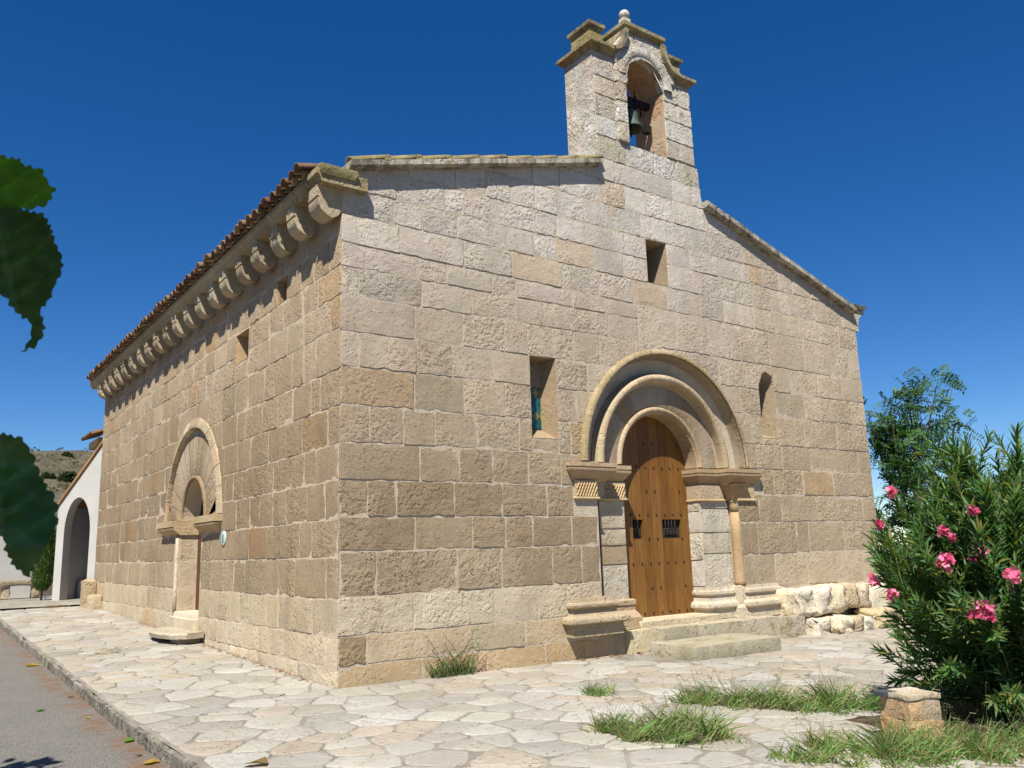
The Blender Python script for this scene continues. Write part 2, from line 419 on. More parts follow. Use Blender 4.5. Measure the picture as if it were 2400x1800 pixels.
def voronoi_cells(pts, bounds):
    pts = np.array(pts); cells = []
    for i, p in enumerate(pts):
        d = np.hypot(*(pts-p).T); idx = np.argsort(d)[1:22]
        poly = [Vector((bounds[0], bounds[2])), Vector((bounds[1], bounds[2])), Vector((bounds[1], bounds[3])), Vector((bounds[0], bounds[3]))]
        P = Vector(p)
        for j in idx:
            q = Vector(pts[j]); mid = (P+q)/2; nn = q-P; out = []
            for a in range(len(poly)):
                A = poly[a]; B = poly[(a+1) % len(poly)]; da = (A-mid).dot(nn); db = (B-mid).dot(nn)
                if da <= 0: out.append(A)
                if (da < 0 < db) or (db < 0 < da): out.append(A+(B-A)*(da/(da-db)))
            poly = out
            if len(poly) < 3: break
        cells.append(poly)
    return cells
def poisson(b, r, rng, k=9000):
    pts = []; g = {}; cell = .5
    for R0, R1, att in ((.48, .64, 170), (.32, .45, int(k*.3)), (.18, .28, int(k*.25))):
        for _ in range(att):
            x = rng.uniform(b[0], b[1]); y = rng.uniform(b[2], b[3]); rr = rng.uniform(R0, R1)
            gx, gy = int(x//cell), int(y//cell); ok = True
            for i in range(gx-2, gx+3):
                for j in range(gy-2, gy+3):
                    for q in g.get((i, j), ()):
                        if (q[0]-x)**2+(q[1]-y)**2 < ((rr+q[2])/2)**2: ok = False
            if ok: pts.append((x, y)); g.setdefault((gx, gy), []).append((x, y, rr))
    return pts
PAVE_T = [S(232, 225, 209, KG), S(238, 231, 214, KG), S(232, 218, 196, KG), S(222, 216, 203, KG), S(242, 237, 224, KG), S(234, 221, 201, KG), S(218, 209, 194, KG)]
def flag_vf(poly, rng, gap, h):
    c = sum(poly, Vector((0, 0)))/len(poly)
    area = abs(sum(poly[i-1].cross(poly[i]) for i in range(len(poly))))/2
    P = []
    n = len(poly)
    poly = [p+Vector((nz(p.x, p.y, 1, 5), nz(p.x, p.y, 6, 5)))*.05 for p in poly]
    for i in range(n):            # drop tiny edges, chaikin the corners
        a, b = poly[i], poly[(i+1) % n]
        if (b-a).length < .03: continue
        t1 = rng.uniform(.08, .26); t2 = rng.uniform(.74, .92)
        P.append(a.lerp(b, t1)); P.append(a.lerp(b, .5)+Vector((rng.uniform(-.014, .014), rng.uniform(-.014, .014)))); P.append(a.lerp(b, t2))
    if len(P) < 6 or area < .006: return None, 0
    r = math.sqrt(area/math.pi)
    tx_, ty_ = rng.uniform(-.02, .02), rng.uniform(-.02, .02)
    def ring(g, z, jx): return [(lambda q: (q.x, q.y, ground_z(q.x, q.y)+z+(q.x-c.x)*tx_+(q.y-c.y)*ty_+rng.uniform(-.0015, .0015)))(c+(p-c)*max(.2, 1-g/max(.05, (p-c).length))+Vector((rng.uniform(-jx, jx), rng.uniform(-jx, jx)))) for p in P]
    V = ring(gap, -.01, .006)+ring(gap+.006, h*.7, .004)+ring(gap+.03, h, .004)
    k = len(P); F = [(q*k+i, q*k+(i+1) % k, (q+1)*k+(i+1) % k, (q+1)*k+i) for q in range(2) for i in range(k)]
    F.append(tuple(2*k+i for i in range(k)))
    return (V, F), area
cells = []
def sq(pts): return [(p[0], p[1]) for p in pts]
b1 = (-2.2, 13.4, -8.6, -.02); p1 = poisson(b1, .40, rng, 16000)
cells += voronoi_cells(p1, b1)
b2 = (-2.2, -.02, -.02, 15.15); p2 = poisson(b2, .40, rng, 8000)
cells += voronoi_cells(p2, b2)
flags = []
camxy = Vector((CAM.x, CAM.y))
for poly in cells:
    if len(poly) < 3: continue
    c = sum(poly, Vector((0, 0)))/len(poly)
    if c.x > 4.2 and c.x < 6.5 and -1.2 < c.y: continue
    vf, area = flag_vf(poly, rng, rng.uniform(.001, .015), rng.uniform(.003, .013))
    if vf is None: continue
    dv = c-camxy; dist = dv.length
    ang = math.degrees(math.atan2(dv.x, dv.y)) - math.degrees(yaw)
    vis = abs(ang) < 34 and (dv.dot(Vector((fw.x, fw.y)).normalized()) > 6.0)
    flags.append((area/dist**3 if vis else 0, vf, jit(rng.choice(PAVE_T), rng, .05, .012), rng.random()))
flags.sort(key=lambda t: -t[0])
rest = MB()
for i, (s, vf, c, a) in enumerate(flags):
    if i < 300: MB().add(*vf, c, a).build('paving_stone', M_pave, pavement, True)
    else: rest.add(*vf, c, a)
rest.build('paving_stone_field', M_pave, pavement, True, kind='stuff')

# kerb stones along the edge of the pavement
y = -9.0
kerb = empty('kerb', (0, 0, 0), kind='structure')
while y < 15:
    L = rng.uniform(.55, 1.25); y1 = min(15.2, y+L); z = ground_z(-2.3, (y+y1)/2)
    P = [(y, z-.3), (y1, z-.3), (y1, ground_z(-2.3, y1)+.008), (y, ground_z(-2.3, y)+.008)]
    vf = block_vf(P, lambda u, d, zz: (d-2.285, u, zz), 0, rng, wob=.010, rc=.012, step=.34, und=.004, flip=True, back=.045, inset=.010)
    m = MB().add(*vf, jit(S(176, 168, 152, 1.3), rng, .12), rng.random())
    m.build('kerb_stone', M_kerb, kerb, auto=40); y = y1

# hill beyond the church
hx = [-260+i*8 for i in range(60)]; hy = [45+i*7 for i in range(34)]
def hill_z(x, y):
    t = max(0, min(1, (y-48)/120)); t = t*t*(3-2*t)
    side = 1/(1+math.exp((x-95)/14))
    h = (20.8+1.6*nz(x, y, 0, .012)+1.6*nz(x, y, 5, .05)*t)*t
    return h*side-.6+(.5*nz(x, y, 2, .12)+.25*nz(x, y, 8, .35))*t
hill = grid_sheet('hill', hx, hy, hill_z, M_hill, kind='structure')

# ================================================================== CHURCH
rng = random.Random(5)
church = empty('church', (0, 0, 0), label='sandstone chapel with bell gable, corbelled eaves and arched wooden door', cat='church')
W, L = 11.22, 15.05
PCU, PZS, PR = 5.60, 2.72, 1.80         # portal centre, springing, hole radius
def rakeL(x): return 6.335+.2635*x
def rakeR(x): return 7.36-.312*(x-6.8)

def ramp_col(z, stops):
    for (z0, c0), (z1, c1) in zip(stops[:-1], stops[1:]):
        if z <= z1:
            t = max(0, min(1, (z-z0)/(z1-z0))); return tuple(a+(b-a)*t for a, b in zip(c0, c1))
    return stops[-1][1]
def front_color(x, z, rng):
    # weathered grey-beige: bleached at the top, browner at mid height, washed pale at the foot
    c = ramp_col(z+.35*nz(x, z, 2, .45), [(.10, S(186, 162, 128, KF)), (.22, S(190, 168, 136, KF)), (.40, S(206, 193, 170, KF)), (.92, S(202, 187, 163, KF)), (1.12, S(164, 147, 122, KF)), (2.0, S(154, 136, 111, KF)), (2.9, S(166, 149, 124, KF)),
        (3.7, S(184, 167, 144, KF)), (4.6, S(194, 180, 161, KF)), (5.6, S(201, 189, 174, KF)), (6.8, S(209, 200, 188, KF))])
    if x > 7.2:
        t = min(1, (x-7.2)/1.0)*.55; c = tuple(a*(1-t)+b*t for a, b in zip(c, S(190, 172, 145, KF)))
    if z < .6 and x < .5 and z > .25: c = S(152, 133, 106, KF)
    u = rng.random()
    if u < .03: c = tuple(a*b for a, b in zip(c, (.97, .89, .78)))
    elif u < .11: c = tuple(a*b for a, b in zip(c, (.88, .89, .89)))
    elif u < .17: c = tuple(a*b for a, b in zip(c, (1.07, 1.08, 1.10)))
    return jit(c, rng, .045, .010)
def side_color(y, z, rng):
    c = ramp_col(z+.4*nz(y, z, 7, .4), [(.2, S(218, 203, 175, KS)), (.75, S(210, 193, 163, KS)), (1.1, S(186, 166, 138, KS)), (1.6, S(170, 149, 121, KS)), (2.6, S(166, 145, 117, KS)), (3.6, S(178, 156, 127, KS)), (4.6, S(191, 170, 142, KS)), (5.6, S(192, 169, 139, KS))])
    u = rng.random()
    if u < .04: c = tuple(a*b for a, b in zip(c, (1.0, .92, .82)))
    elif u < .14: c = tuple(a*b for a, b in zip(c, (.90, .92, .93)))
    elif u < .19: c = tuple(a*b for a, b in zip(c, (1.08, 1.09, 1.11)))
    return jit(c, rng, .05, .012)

SLR = dict(cu=8.19, zs=4.26, r=.22)      # round-headed slit
def front_clip(u, z):
    # push perimeter points out of the portal, the round slit and below the rakes
    if z >= PZS:
        dx, dz = u-PCU, z-PZS; r = math.hypot(dx, dz)
        if r < PR:
            if r < 1e-6: dx, dz, r = 1, 0, 1
            u, z = PCU+dx/r*PR, PZS+dz/r*PR
    elif abs(u-PCU) < 1.55:
        u = PCU+math.copysign(1.55, u-PCU)
    if z >= SLR['zs']:
        dx, dz = u-SLR['cu'], z-SLR['zs']; r = math.hypot(dx, dz)
        if 1e-6 < r < SLR['r']: u, z = SLR['cu']+dx/r*SLR['r'], SLR['zs']+dz/r*SLR['r']
    elif z > 3.3 and abs(u-SLR['cu']) < SLR['r']: u = SLR['cu']+math.copysign(SLR['r'], u-SLR['cu'])
    if u < 4.40: z = min(z, rakeL(u)-.01)
    elif u > 6.83: z = min(z, rakeR(u)-.01)
    return (u, z)

# --- backing (mortar) of the front wall, with openings
outline = [(0.01, -.3), (W-.01, -.3), (W-.01, rakeR(W)), (6.83, rakeR(6.83)), (6.83, 7.66), (4.41, 7.66), (4.41, rakeL(4.41)), (0.01, rakeL(0))]
port_hole = [(PCU-1.55, -.29), (PCU+1.55, -.29), (PCU+1.55, PZS)]+arc_pts(PCU, PZS, PR, 0, math.pi, 32)+[(PCU-1.55, PZS)]
slitL = [(2.90, 3.02), (3.37, 3.02), (3.37, 4.20), (2.90, 4.20)]
slitR = [(7.97, 3.28), (8.41, 3.28)]+arc_pts(8.19, 4.26, .22, 0, math.pi, 10)
topwin = [(5.38, 5.70), (5.85, 5.70), (5.85, 6.44), (5.38, 6.44)]
rv, F = cdt_sheet(outline, [port_hole, slitL, slitR, topwin])
front_wall = MB().add([(p.x, .0045, p.y) for p in rv], F).build('front_wall', M_mortar, church)

def lay_row(z0f, z1f, joints, wallmap, parent, colf, mat, clip, rng, name='stone', pairs=None, store=None, flip=False, **kw):
    """stones between consecutive joints; z0f / z1f give the bed heights at u"""
    for a, b in (pairs or list(zip(joints[:-1], joints[1:]))):
        poly = [(a, z0f(a)), (b, z0f(b)), (b, z1f(b)), (a, z1f(a))]
        cu, cz = (a+b)/2, (z0f(a)+z1f(a))/2
        if clip:
            cc = [clip(*p) for p in poly]
        d0 = rng.uniform(-.006, .002)
        if clip and any((Vector(q)-Vector(r_)).length > .02 for q, r_ in zip(cc, poly)): kw = dict(kw, step=.06)
        vf = block_vf(poly, wallmap, d0, rng, clip, flip=flip, **kw)
        if vf is None: continue
        m = MB().add(*vf, colf(cu, cz, rng), rng.random())
        if store is not None: store.append((cu, cz, (b-a)*(z1f(a)-z0f(a)), m, mat))
        else: m.build(name, mat, parent, auto=38)

def fill(a, b, lo, hi, rng):
    out = [a]
    while b-out[-1] > hi*1.25: out.append(out[-1]+rng.uniform(lo, hi))
    if b-out[-1] > hi and b-out[-1] > 2*lo*.8: out.append((out[-1]+b)/2+rng.uniform(-.06, .06))
    out.append(b); return out
cz = lambda v: (lambda u: v)
def tilt(zl, zr): return lambda u: zl+(zr-zl)*u/11.2
E1 = PCU-1.55; E2 = PCU+1.55
left_rows = [
 (-.15, .23, [0, 1.10, 2.05, 3.0, E1]), (.23, .56, [0, .36, 1.86, 2.66, 3.40]), (.56, 1.0, [0, .99, 2.18, 2.9, 3.41, E1]),
 (1.0, 1.52, [0, .49, 1.63, 2.32, 3.17, 3.7, E1]), (1.52, 1.93, [0, 1.02, 1.87, 2.4, 2.85, 3.54, E1]),
 (1.93, 2.37, [0, .37, .76, 1.6, 2.35, 3.12, 3.60]), (2.37, 2.82, [0, 1.10, 1.69, 2.21, 2.81, 3.39, 3.78]),
]
for z0, z1, J in left_rows:
    lay_row(cz(z0), cz(z1), J, FRONT, front_wall, front_color, M_front, front_clip, rng)
G_pairs = [(0, .39), (.39, .86), (.86, 1.33), (1.33, 1.97), (1.97, 2.67), (2.67, 2.9), (3.37, 3.6), (3.6, 4.3)]
lay_row(cz(2.82), cz(3.28), None, FRONT, front_wall, front_color, M_front, front_clip, rng, pairs=G_pairs)
lay_row(cz(2.82), cz(3.02), None, FRONT, front_wall, front_color, M_front, front_clip, rng, pairs=[(2.9, 3.37)])
lay_row(cz(3.28), cz(3.76), None, FRONT, front_wall, front_color, M_front, front_clip, rng, pairs=[(0, 1.02), (1.02, 1.78), (1.78, 2.45), (2.45, 2.9), (3.37, 3.73), (3.73, 4.6)])
lay_row(cz(3.76), cz(4.20), None, FRONT, front_wall, front_color, M_front, front_clip, rng, pairs=[(0, .25), (.25, 1.07), (1.07, 1.6), (1.6, 2.27), (2.27, 2.9), (3.37, 3.98), (3.98, 4.75)])
lay_row(cz(4.20), cz(4.66), [0, 1.04, 1.78, 2.47, 2.87, 3.73, 4.25, 5.0, 5.6], FRONT, front_wall, front_color, M_front, front_clip, rng)
right_rows = [
 (.72, 1.28, [E2, 7.99, 8.88, 9.77, 10.6, W]), (1.28, 1.82, [E2, 7.61, 8.66, 9.02, 10.08, W]), (1.82, 2.28, [E2, 7.7, 8.3, 9.33, 10.79, W]),
 (2.28, 2.72, [7.75, 8.16, 9.0, 9.91, W]), (2.72, 3.15, [7.0, 7.75, 8.46, 9.27, 10.8, W]),
]
for z0, z1, J in right_rows: lay_row(cz(z0), cz(z1), J, FRONT, front_wall, front_color, M_front, front_clip, rng)
lay_row(cz(3.15), cz(3.67), None, FRONT, front_wall, front_color, M_front, front_clip, rng, pairs=[(7.05, 7.97), (8.41, 9.17), (9.17, 10.19), (10.19, W)])
lay_row(cz(3.15), cz(3.28), None, FRONT, front_wall, front_color, M_front, front_clip, rng, pairs=[(7.97, 8.41)])
lay_row(cz(3.67), cz(4.13), None, FRONT, front_wall, front_color, M_front, front_clip, rng, pairs=[(6.9, 7.45), (7.45, 7.97), (8.41, 9.25), (9.25, 9.72), (9.72, 10.75), (10.75, W)])
lay_row(cz(4.13), tilt(4.66, 4.58), None, FRONT, front_wall, front_color, M_front, front_clip, rng, pairs=[(5.6, 6.3), (6.3, 6.95), (6.95, 7.65), (7.65, 8.186), (8.194, 8.89), (8.89, 9.74), (9.74, 10.51), (10.51, W)])
lay_row(cz(4.66), cz(5.03), [0, .24, 1.15, 1.94, 2.69, 3.69, 4.45, 5.1], FRONT, front_wall, front_color, M_front, front_clip, rng)
lay_row(cz(5.03), tilt(5.35, 5.20), [0, 1.11, 1.54, 2.28, 2.71, 3.76, 4.4, 5.1], FRONT, front_wall, front_color, M_front, front_clip, rng)
lay_row(tilt(4.66, 4.58), tilt(5.35, 5.20), [5.1, 5.95, 6.75, 7.56, 8.37, 9.4, 10.22, 10.86, W], FRONT, front_wall, front_color, M_front, front_clip, rng)
lay_row(tilt(5.35, 5.20), tilt(5.74, 5.62), [0, .83, 1.82, 2.64, 3.55, 4.3, 5.02, 5.8, 6.6, 7.2, 8.0, 8.6, 9.3, 9.95, 10.6, W], FRONT, front_wall, front_color, M_front, front_clip, rng)
J = fill(0, 5.38, .35, .85, rng); lay_row(tilt(5.74, 5.62), cz(6.08), J, FRONT, front_wall, front_color, M_front, front_clip, rng)
J = fill(5.85, W, .35, .85, rng); lay_row(tilt(5.74, 5.62), cz(6.08), J, FRONT, front_wall, front_color, M_front, front_clip, rng)
J = fill(0, 5.38, .4, .9, rng); lay_row(cz(6.08), cz(6.45), J, FRONT, front_wall, front_color, M_front, front_clip, rng)
J = fill(5.85, 11.0, .4, .9, rng); lay_row(cz(6.08), cz(6.45), J, FRONT, front_wall, front_color, M_front, front_clip, rng)
J = fill(.35, 10.0, .4, .9, rng); lay_row(cz(6.45), cz(6.86), J, FRONT, front_wall, front_color, M_front, front_clip, rng)
J = fill(1.9, 8.45, .4, .9, rng); lay_row(cz(6.86), cz(7.28), J, FRONT, front_wall, front_color, M_front, front_clip, rng)
J = fill(3.4, 7.05, .4, .8, rng); lay_row(cz(7.28), cz(7.66), [j for j in J if j < 4.41 or j > 4.5], FRONT, front_wall, front_color, M_front, front_clip, rng)

# --- niches of the three windows
def niche(name, loop, depth, inner, parent, mat, col, mp=FRONT, back=True, mat2=None):
    m = MB(); n = len(loop)
    V = [mp(u, .0, z) for u, z in loop]+[mp(u, depth, z) for u, z in inner]
    F = [(i, (i+1) % n, n+(i+1) % n, n+i) for i in range(n)]
    m.add(V, F, col, .3)
    o = m.build(name, mat, parent, False, recalc=False)
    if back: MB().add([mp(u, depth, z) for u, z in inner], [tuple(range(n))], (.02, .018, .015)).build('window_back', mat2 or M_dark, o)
    return o
inn = [(2.99, 3.17), (3.27, 3.17), (3.27, 4.18), (2.99, 4.18)]
nl = niche('window_splay', slitL, .26, inn, church, M_front, S(182, 158, 126, 1.2), back=False)
nl['label'] = 'splayed stone slit window beside the arched door'
# stained glass panes (diamonds)
def pane_mat(name, c):
    m, nt, p, out = new_mat(name); p.inputs['Base Color'].default_value = (*c, 1); p.inputs['Roughness'].default_value = .15
    p.inputs['Specular IOR Level'].default_value = .5; return m
PM = [pane_mat('teal_pane', (.010, .105, .115)), pane_mat('blue_pane', (.008, .03, .07)), pane_mat('ochre_pane', (.22, .19, .07)), pane_mat('green_pane', (.012, .075, .06))]
MB().add(*box_vf(2.98, 3.28, .235, .27, 3.80, 4.19), S(150, 132, 110, KF), .5).build('window_head', M_front, church)
glass = MB().add([(2.99, .262, 3.17), (3.27, .262, 3.17), (3.27, .262, 3.82), (2.99, .262, 3.82)], [(0, 1, 2, 3)]).build('window_glass', PM[1], church)
dw, dh = .055, .085
for j in range(8):
    for i in range(3):
        cx = 2.99+.025+dw+i*2*dw-(dw if j % 2 else 0); czz = 3.17+dh*j+.04
        pts = [(cx-dw*.94, czz), (cx, czz-dh*.94), (cx+dw*.94, czz), (cx, czz+dh*.94)]
        pts = [(min(3.268, max(2.992, a)), min(3.81, max(3.175, b))) for a, b in pts]
        if max(p[0] for p in pts)-min(p[0] for p in pts) < .02: continue
        mi = 2 if (j % 4 == 2) else (0 if (i+j) % 3 else 3)
        MB().add([(a, .257+.001*((i+j) % 2), b) for a, b in pts], [(0, 1, 2, 3)]).build('pane', PM[mi], glass)
inn = [(8.10, 3.45), (8.28, 3.45)]+arc_pts(8.19, 4.20, .09, 0, math.pi, 10)
n2 = niche('window_splay', slitR, .5, inn, church, M_front, S(188, 170, 142, 1.15)); n2['label'] = 'round-headed slit window with no glass'
inn = [(5.46, 5.78), (5.74, 5.78), (5.74, 6.40), (5.46, 6.40)]
n3 = niche('window_splay', topwin, .6, inn, church, M_front, S(180, 160, 132, 1.15)); n3['label'] = 'small square opening high under the bell gable'

# --- MAIN PORTAL
portal = MB()
# core surfaces: jamb faces, reveals and the soffit lining behind the voussoirs
RI = .84; DJ = .19; DD = .46
CST = S(190, 172, 144, KF); CSH = S(178, 158, 130, KF)
def pquad(mb, pts, c=CST, a=.2): mb.add(pts, [tuple(range(len(pts)))], c, a)
for s in (-1, 1):
    e = PCU+s*1.55; i = PCU+s*RI
    pquad(portal, [(e, 0.0, -.2), (e, DJ+.02, -.2), (e, DJ+.02, PZS), (e, 0.0, PZS)])
    pquad(portal, [(e, DJ+.02, -.2), (i, DJ+.02, -.2), (i, DJ+.02, PZS), (e, DJ+.02, PZS)])
    pquad(portal, [(i+s*.012, DJ, -.2), (i+s*.012, DD+.1, -.2), (i+s*.012, DD+.1, PZS), (i+s*.012, DJ, PZS)])
V = []; n = 32
prof0 = [(PR+.02, .0), (PR-.02, .10), (1.52, .16), (RI+.02, DJ+.03), (RI+.012, DD+.1)]
for r, d in prof0: V += [(u, d, z) for u, z in arc_pts(PCU, PZS, r, 0, math.pi, n)]
portal.add(V, [(q*(n+1)+k, q*(n+1)+k+1, (q+1)*(n+1)+k+1, (q+1)*(n+1)+k) for q in range(len(prof0)-1) for k in range(n)], CSH, .4)
portal = portal.build('portal', M_mortar, church)

def voussoir_ring(prof, nst, parent, mat, colf, rng, name='voussoir', cu=PCU, zs=PZS, mp=FRONT, seg=8, gap=.002, flip=False, irregular=.12):
    """arched moulding cut into stones; prof is a polyline of (r, d)"""
    cuts = [math.pi*(k+(rng.uniform(-irregular, irregular) if 0 < k < nst else 0))/nst for k in range(nst+1)]
    for k in range(nst):
        rm = sum(p[0] for p in prof)/len(prof); g = gap/rm
        a0, a1 = cuts[k]+g, cuts[k+1]-g; V = []; dj = rng.uniform(-.002, .002)
        for j in range(seg+1):
            a = a0+(a1-a0)*j/seg
            V += [mp(cu+r*math.cos(a), d+dj, zs+r*math.sin(a)) for r, d in prof]
        m = len(prof)
        F = [(j*m+i, j*m+i+1, (j+1)*m+i+1, (j+1)*m+i) for j in range(seg) for i in range(m-1)]
        if flip: F = [tuple(reversed(f)) for f in F]
        mb = MB().add(V, F, colf(rng), rng.random())
        mb.build(name, mat, parent, recalc=True, auto=40)
def half_round(rc, dc, rad, a0, a1, n=7): return [(rc+rad*math.cos(a0+(a1-a0)*i/n), dc+rad*math.sin(a0+(a1-a0)*i/n)) for i in range(n+1)]
tan1 = lambda rng: jit(rng.choice([S(184, 165, 137, KF), S(176, 156, 128, KF), S(190, 173, 148, KF)]), rng, .05)
# hood with its deep hollow
hood = [(PR+.045, .03), (PR+.045, -.065), (PR+.03, -.085), (PR-.012, -.10), (PR-.03, -.095), (PR-.035, -.07)]
voussoir_ring(hood, 9, portal, M_hood, tan1, rng, 'hood_stone')
cav = [(PR-.036, -.06), (PR-.045, .0), (PR-.06, .06), (PR-.10, .125), (PR-.17, .165), (PR-.25, .175), (PR-.295, .165), (PR-.30, .13), (PR-.325, .125), (PR-.335, .16)]
voussoir_ring(cav, 9, portal, M_smooth, lambda r: jit(S(164, 148, 124, KF), r, .05), rng, 'hollow_stone')
roll = [(1.47, .17), (1.467, .08)]+half_round(1.40, .065, .066, -.2, -math.pi, 8)+[(1.33, .19)]
voussoir_ring(roll, 11, portal, M_smooth, lambda r: jit(S(186, 167, 138, KF), r, .07), rng, 'roll_stone')
flat = [(1.329, DJ-.002), (1.30, DJ-.012), (1.15, DJ-.012), (.985, DJ-.012), (.96, DJ)]
voussoir_ring(flat, 9, portal, M_smooth, lambda r: jit(r.choice([S(166, 149, 128, KF), S(156, 137, 113, KF), S(172, 157, 137, KF)]), r, .05), rng, 'voussoir')
ir = [(.962, DJ+.04), (.962, DJ-.005)]+half_round(.905, DJ-.005, .045, .3, -math.pi, 8)+[(RI, DJ+.01), (RI, DD+.06)]
voussoir_ring(ir, 9, portal, M_smooth, lambda r: jit(S(182, 162, 132, KF), r, .07), rng, 'inner_roll_stone')
# the far end of the arch rests on these jambs
def jamb_stones(u0, u1, zz, d, parent, rng, colf):
    for a, b in zip(zz[:-1], zz[1:]):
        vf = block_vf(rect(u0, u1, a, b), FRONT, d, rng, step=.2, wob=.004, back=d+.04)
        MB().add(*vf, colf(rng), rng.random()).build('jamb_stone', M_front, parent, auto=38)
def reveal_stones(u, s, zz, parent, rng, colf):
    for a, b in zip(zz[:-1], zz[1:]):
        vf = block_vf(rect(DJ+.005, DD+.08, a, b), lambda q, d, z: (u-s*d*-1 if 0 else u+s*d, q, z), 0, rng, step=.2, wob=.004, back=.04, flip=(s > 0))
        if vf: MB().add(*vf, colf(rng), rng.random()).build('reveal_stone', M_front, parent, auto=38)
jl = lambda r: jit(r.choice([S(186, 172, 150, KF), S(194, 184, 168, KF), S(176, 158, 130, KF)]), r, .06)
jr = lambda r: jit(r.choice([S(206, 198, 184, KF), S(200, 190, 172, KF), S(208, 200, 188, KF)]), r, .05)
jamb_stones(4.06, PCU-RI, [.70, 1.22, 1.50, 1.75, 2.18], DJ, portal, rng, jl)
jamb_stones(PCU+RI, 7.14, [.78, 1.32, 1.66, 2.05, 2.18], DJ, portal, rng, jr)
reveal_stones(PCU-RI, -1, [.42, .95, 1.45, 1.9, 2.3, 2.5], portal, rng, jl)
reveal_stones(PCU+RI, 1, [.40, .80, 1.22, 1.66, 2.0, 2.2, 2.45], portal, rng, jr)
# dark strip painted for a thin joint and the missing left shaft's shaded nook
MB().add(*box_vf(4.20, 4.235, DJ-.008, DJ+.03, .78, 2.17), (.05, .04, .03)).build('shaded_joint', M_dark, portal)

# imposts, friezes
def loft(name, u0, u1, d0, d1, lv, mat, c, parent, mp=FRONT, a=None, smooth=False):
    V, F = loft_vf(u0, u1, d0, d1, lv, mp)
    return MB().add(V, F, c, rng.random() if a is None else a).build(name, mat, parent, recalc=True, auto=34)
impl = [(2.43, -.02), (2.46, 0.0), (2.50, .03), (2.555, .075), (2.575, .095), (2.60, .10), (2.615, .10), (2.618, .085), (2.632, .085), (2.635, .105), (2.695, .105)]
ci = S(180, 157, 125, KF)
for s in (-1, 1):
    a, b = sorted((PCU+s*2.02, PCU+s*1.33))
    off = [(z, (o, o, o, .12)) for z, o in impl]
    loft('impost', a, b, -.01, DJ+.2, off, M_smooth, jit(ci, rng), portal)
    a, b = sorted((PCU+s*1.34, PCU+s*(RI+.015)))
    off = [(z-.004, ((o if s > 0 else 0), (o if s < 0 else 0), o*.9, .0)) for z, o in impl]
    loft('impost', a, b, DJ-.01, DD+.03, off, M_smooth, jit(ci, rng), portal)
    # frieze blocks under the imposts
    a, b = sorted((PCU+s*1.98, PCU+s*1.555))
    loft('frieze_block', a, b, -.022, .10, [(2.20, 0), (2.44, 0)], M_smooth, jit(S(192, 170, 138, KF), rng), portal)
    loft('astragal', a, b, -.022, .10, [(2.165, .004), (2.175, .022), (2.19, .024), (2.202, .012)], M_smooth, jit(S(204, 180, 142, KF), rng), portal)
    a, b = sorted((PCU+s*1.40, PCU+s*(RI-.005)))
    loft('frieze_block', a, b, DJ-.03, DD+.02, [(2.20, 0), (2.44, 0)], M_smooth, jit(S(190, 172, 146, KF), rng), portal)
    loft('astragal', a, b, DJ-.03, DD+.02, [(2.165, .002), (2.175, .02), (2.19, .022), (2.202, .01)], M_smooth, jit(S(204, 180, 142, KF), rng), portal)
# carved lattice on the left friezes: raised crossing bars
def lattice(u0, u1, z0, z1, d):
    m = MB(); st = .052
    for sgn in (1, -1):
        slope = 1.9*sgn; k = -12
        while k < 26:
            ub = u0+k*st
            if sgn < 0: ub = u0+k*st
            # bar from (ub,z0) to top
            seg = []
            for zc in np.linspace(z0, z1, 13):
                uu = ub+(zc-z0)/slope
                if u0+.004 < uu < u1-.004: seg.append((uu, zc))
            if len(seg) >= 2:
                (ua, za), (ue, ze) = seg[0], seg[-1]; hw = .0095 if sgn > 0 else .007; dd = d-.022 if sgn > 0 else d-.016
                m.add([(ua-hw, d, za), (ua, dd, za), (ua+hw, d, za), (ue-hw, d, ze), (ue, dd, ze), (ue+hw, d, ze)], [(0, 1, 4, 3), (1, 2, 5, 4)], S(200, 172, 130, KF), .5)
            k += 1
    return m.build('carved_lattice', M_smooth, portal)
lattice(3.64, 4.03, 2.205, 2.415, -.020)
lattice(4.33, PCU-RI-.01, 2.205, 2.415, DJ-.028)
# right shaft, with its capital
colx, cold = 7.165, .085
V, F = lathe_vf([(.098, .80), (.094, .86), (.088, 1.2), (.086, 1.6), (.084, 1.985)], 18, (colx, cold, 0))
MB().add(V, F, S(176, 149, 115, KF), .3).build('column_shaft', M_smooth, portal, True)
V, F = lathe_vf([(.084, 1.99), (.083, 2.1), (.085, 2.15), (.095, 2.16), (.095, 2.175)], 18, (colx, cold, 0))
MB().add(V, F, S(178, 152, 118, KF), .7).build('column_shaft', M_smooth, portal, True)
loft('capital', colx-.05, colx+.05, cold-.05, cold+.05, [(2.175, .035), (2.25, .07), (2.36, .12), (2.425, .155), (2.44, .16)], M_smooth, S(172, 146, 112, KF), portal)
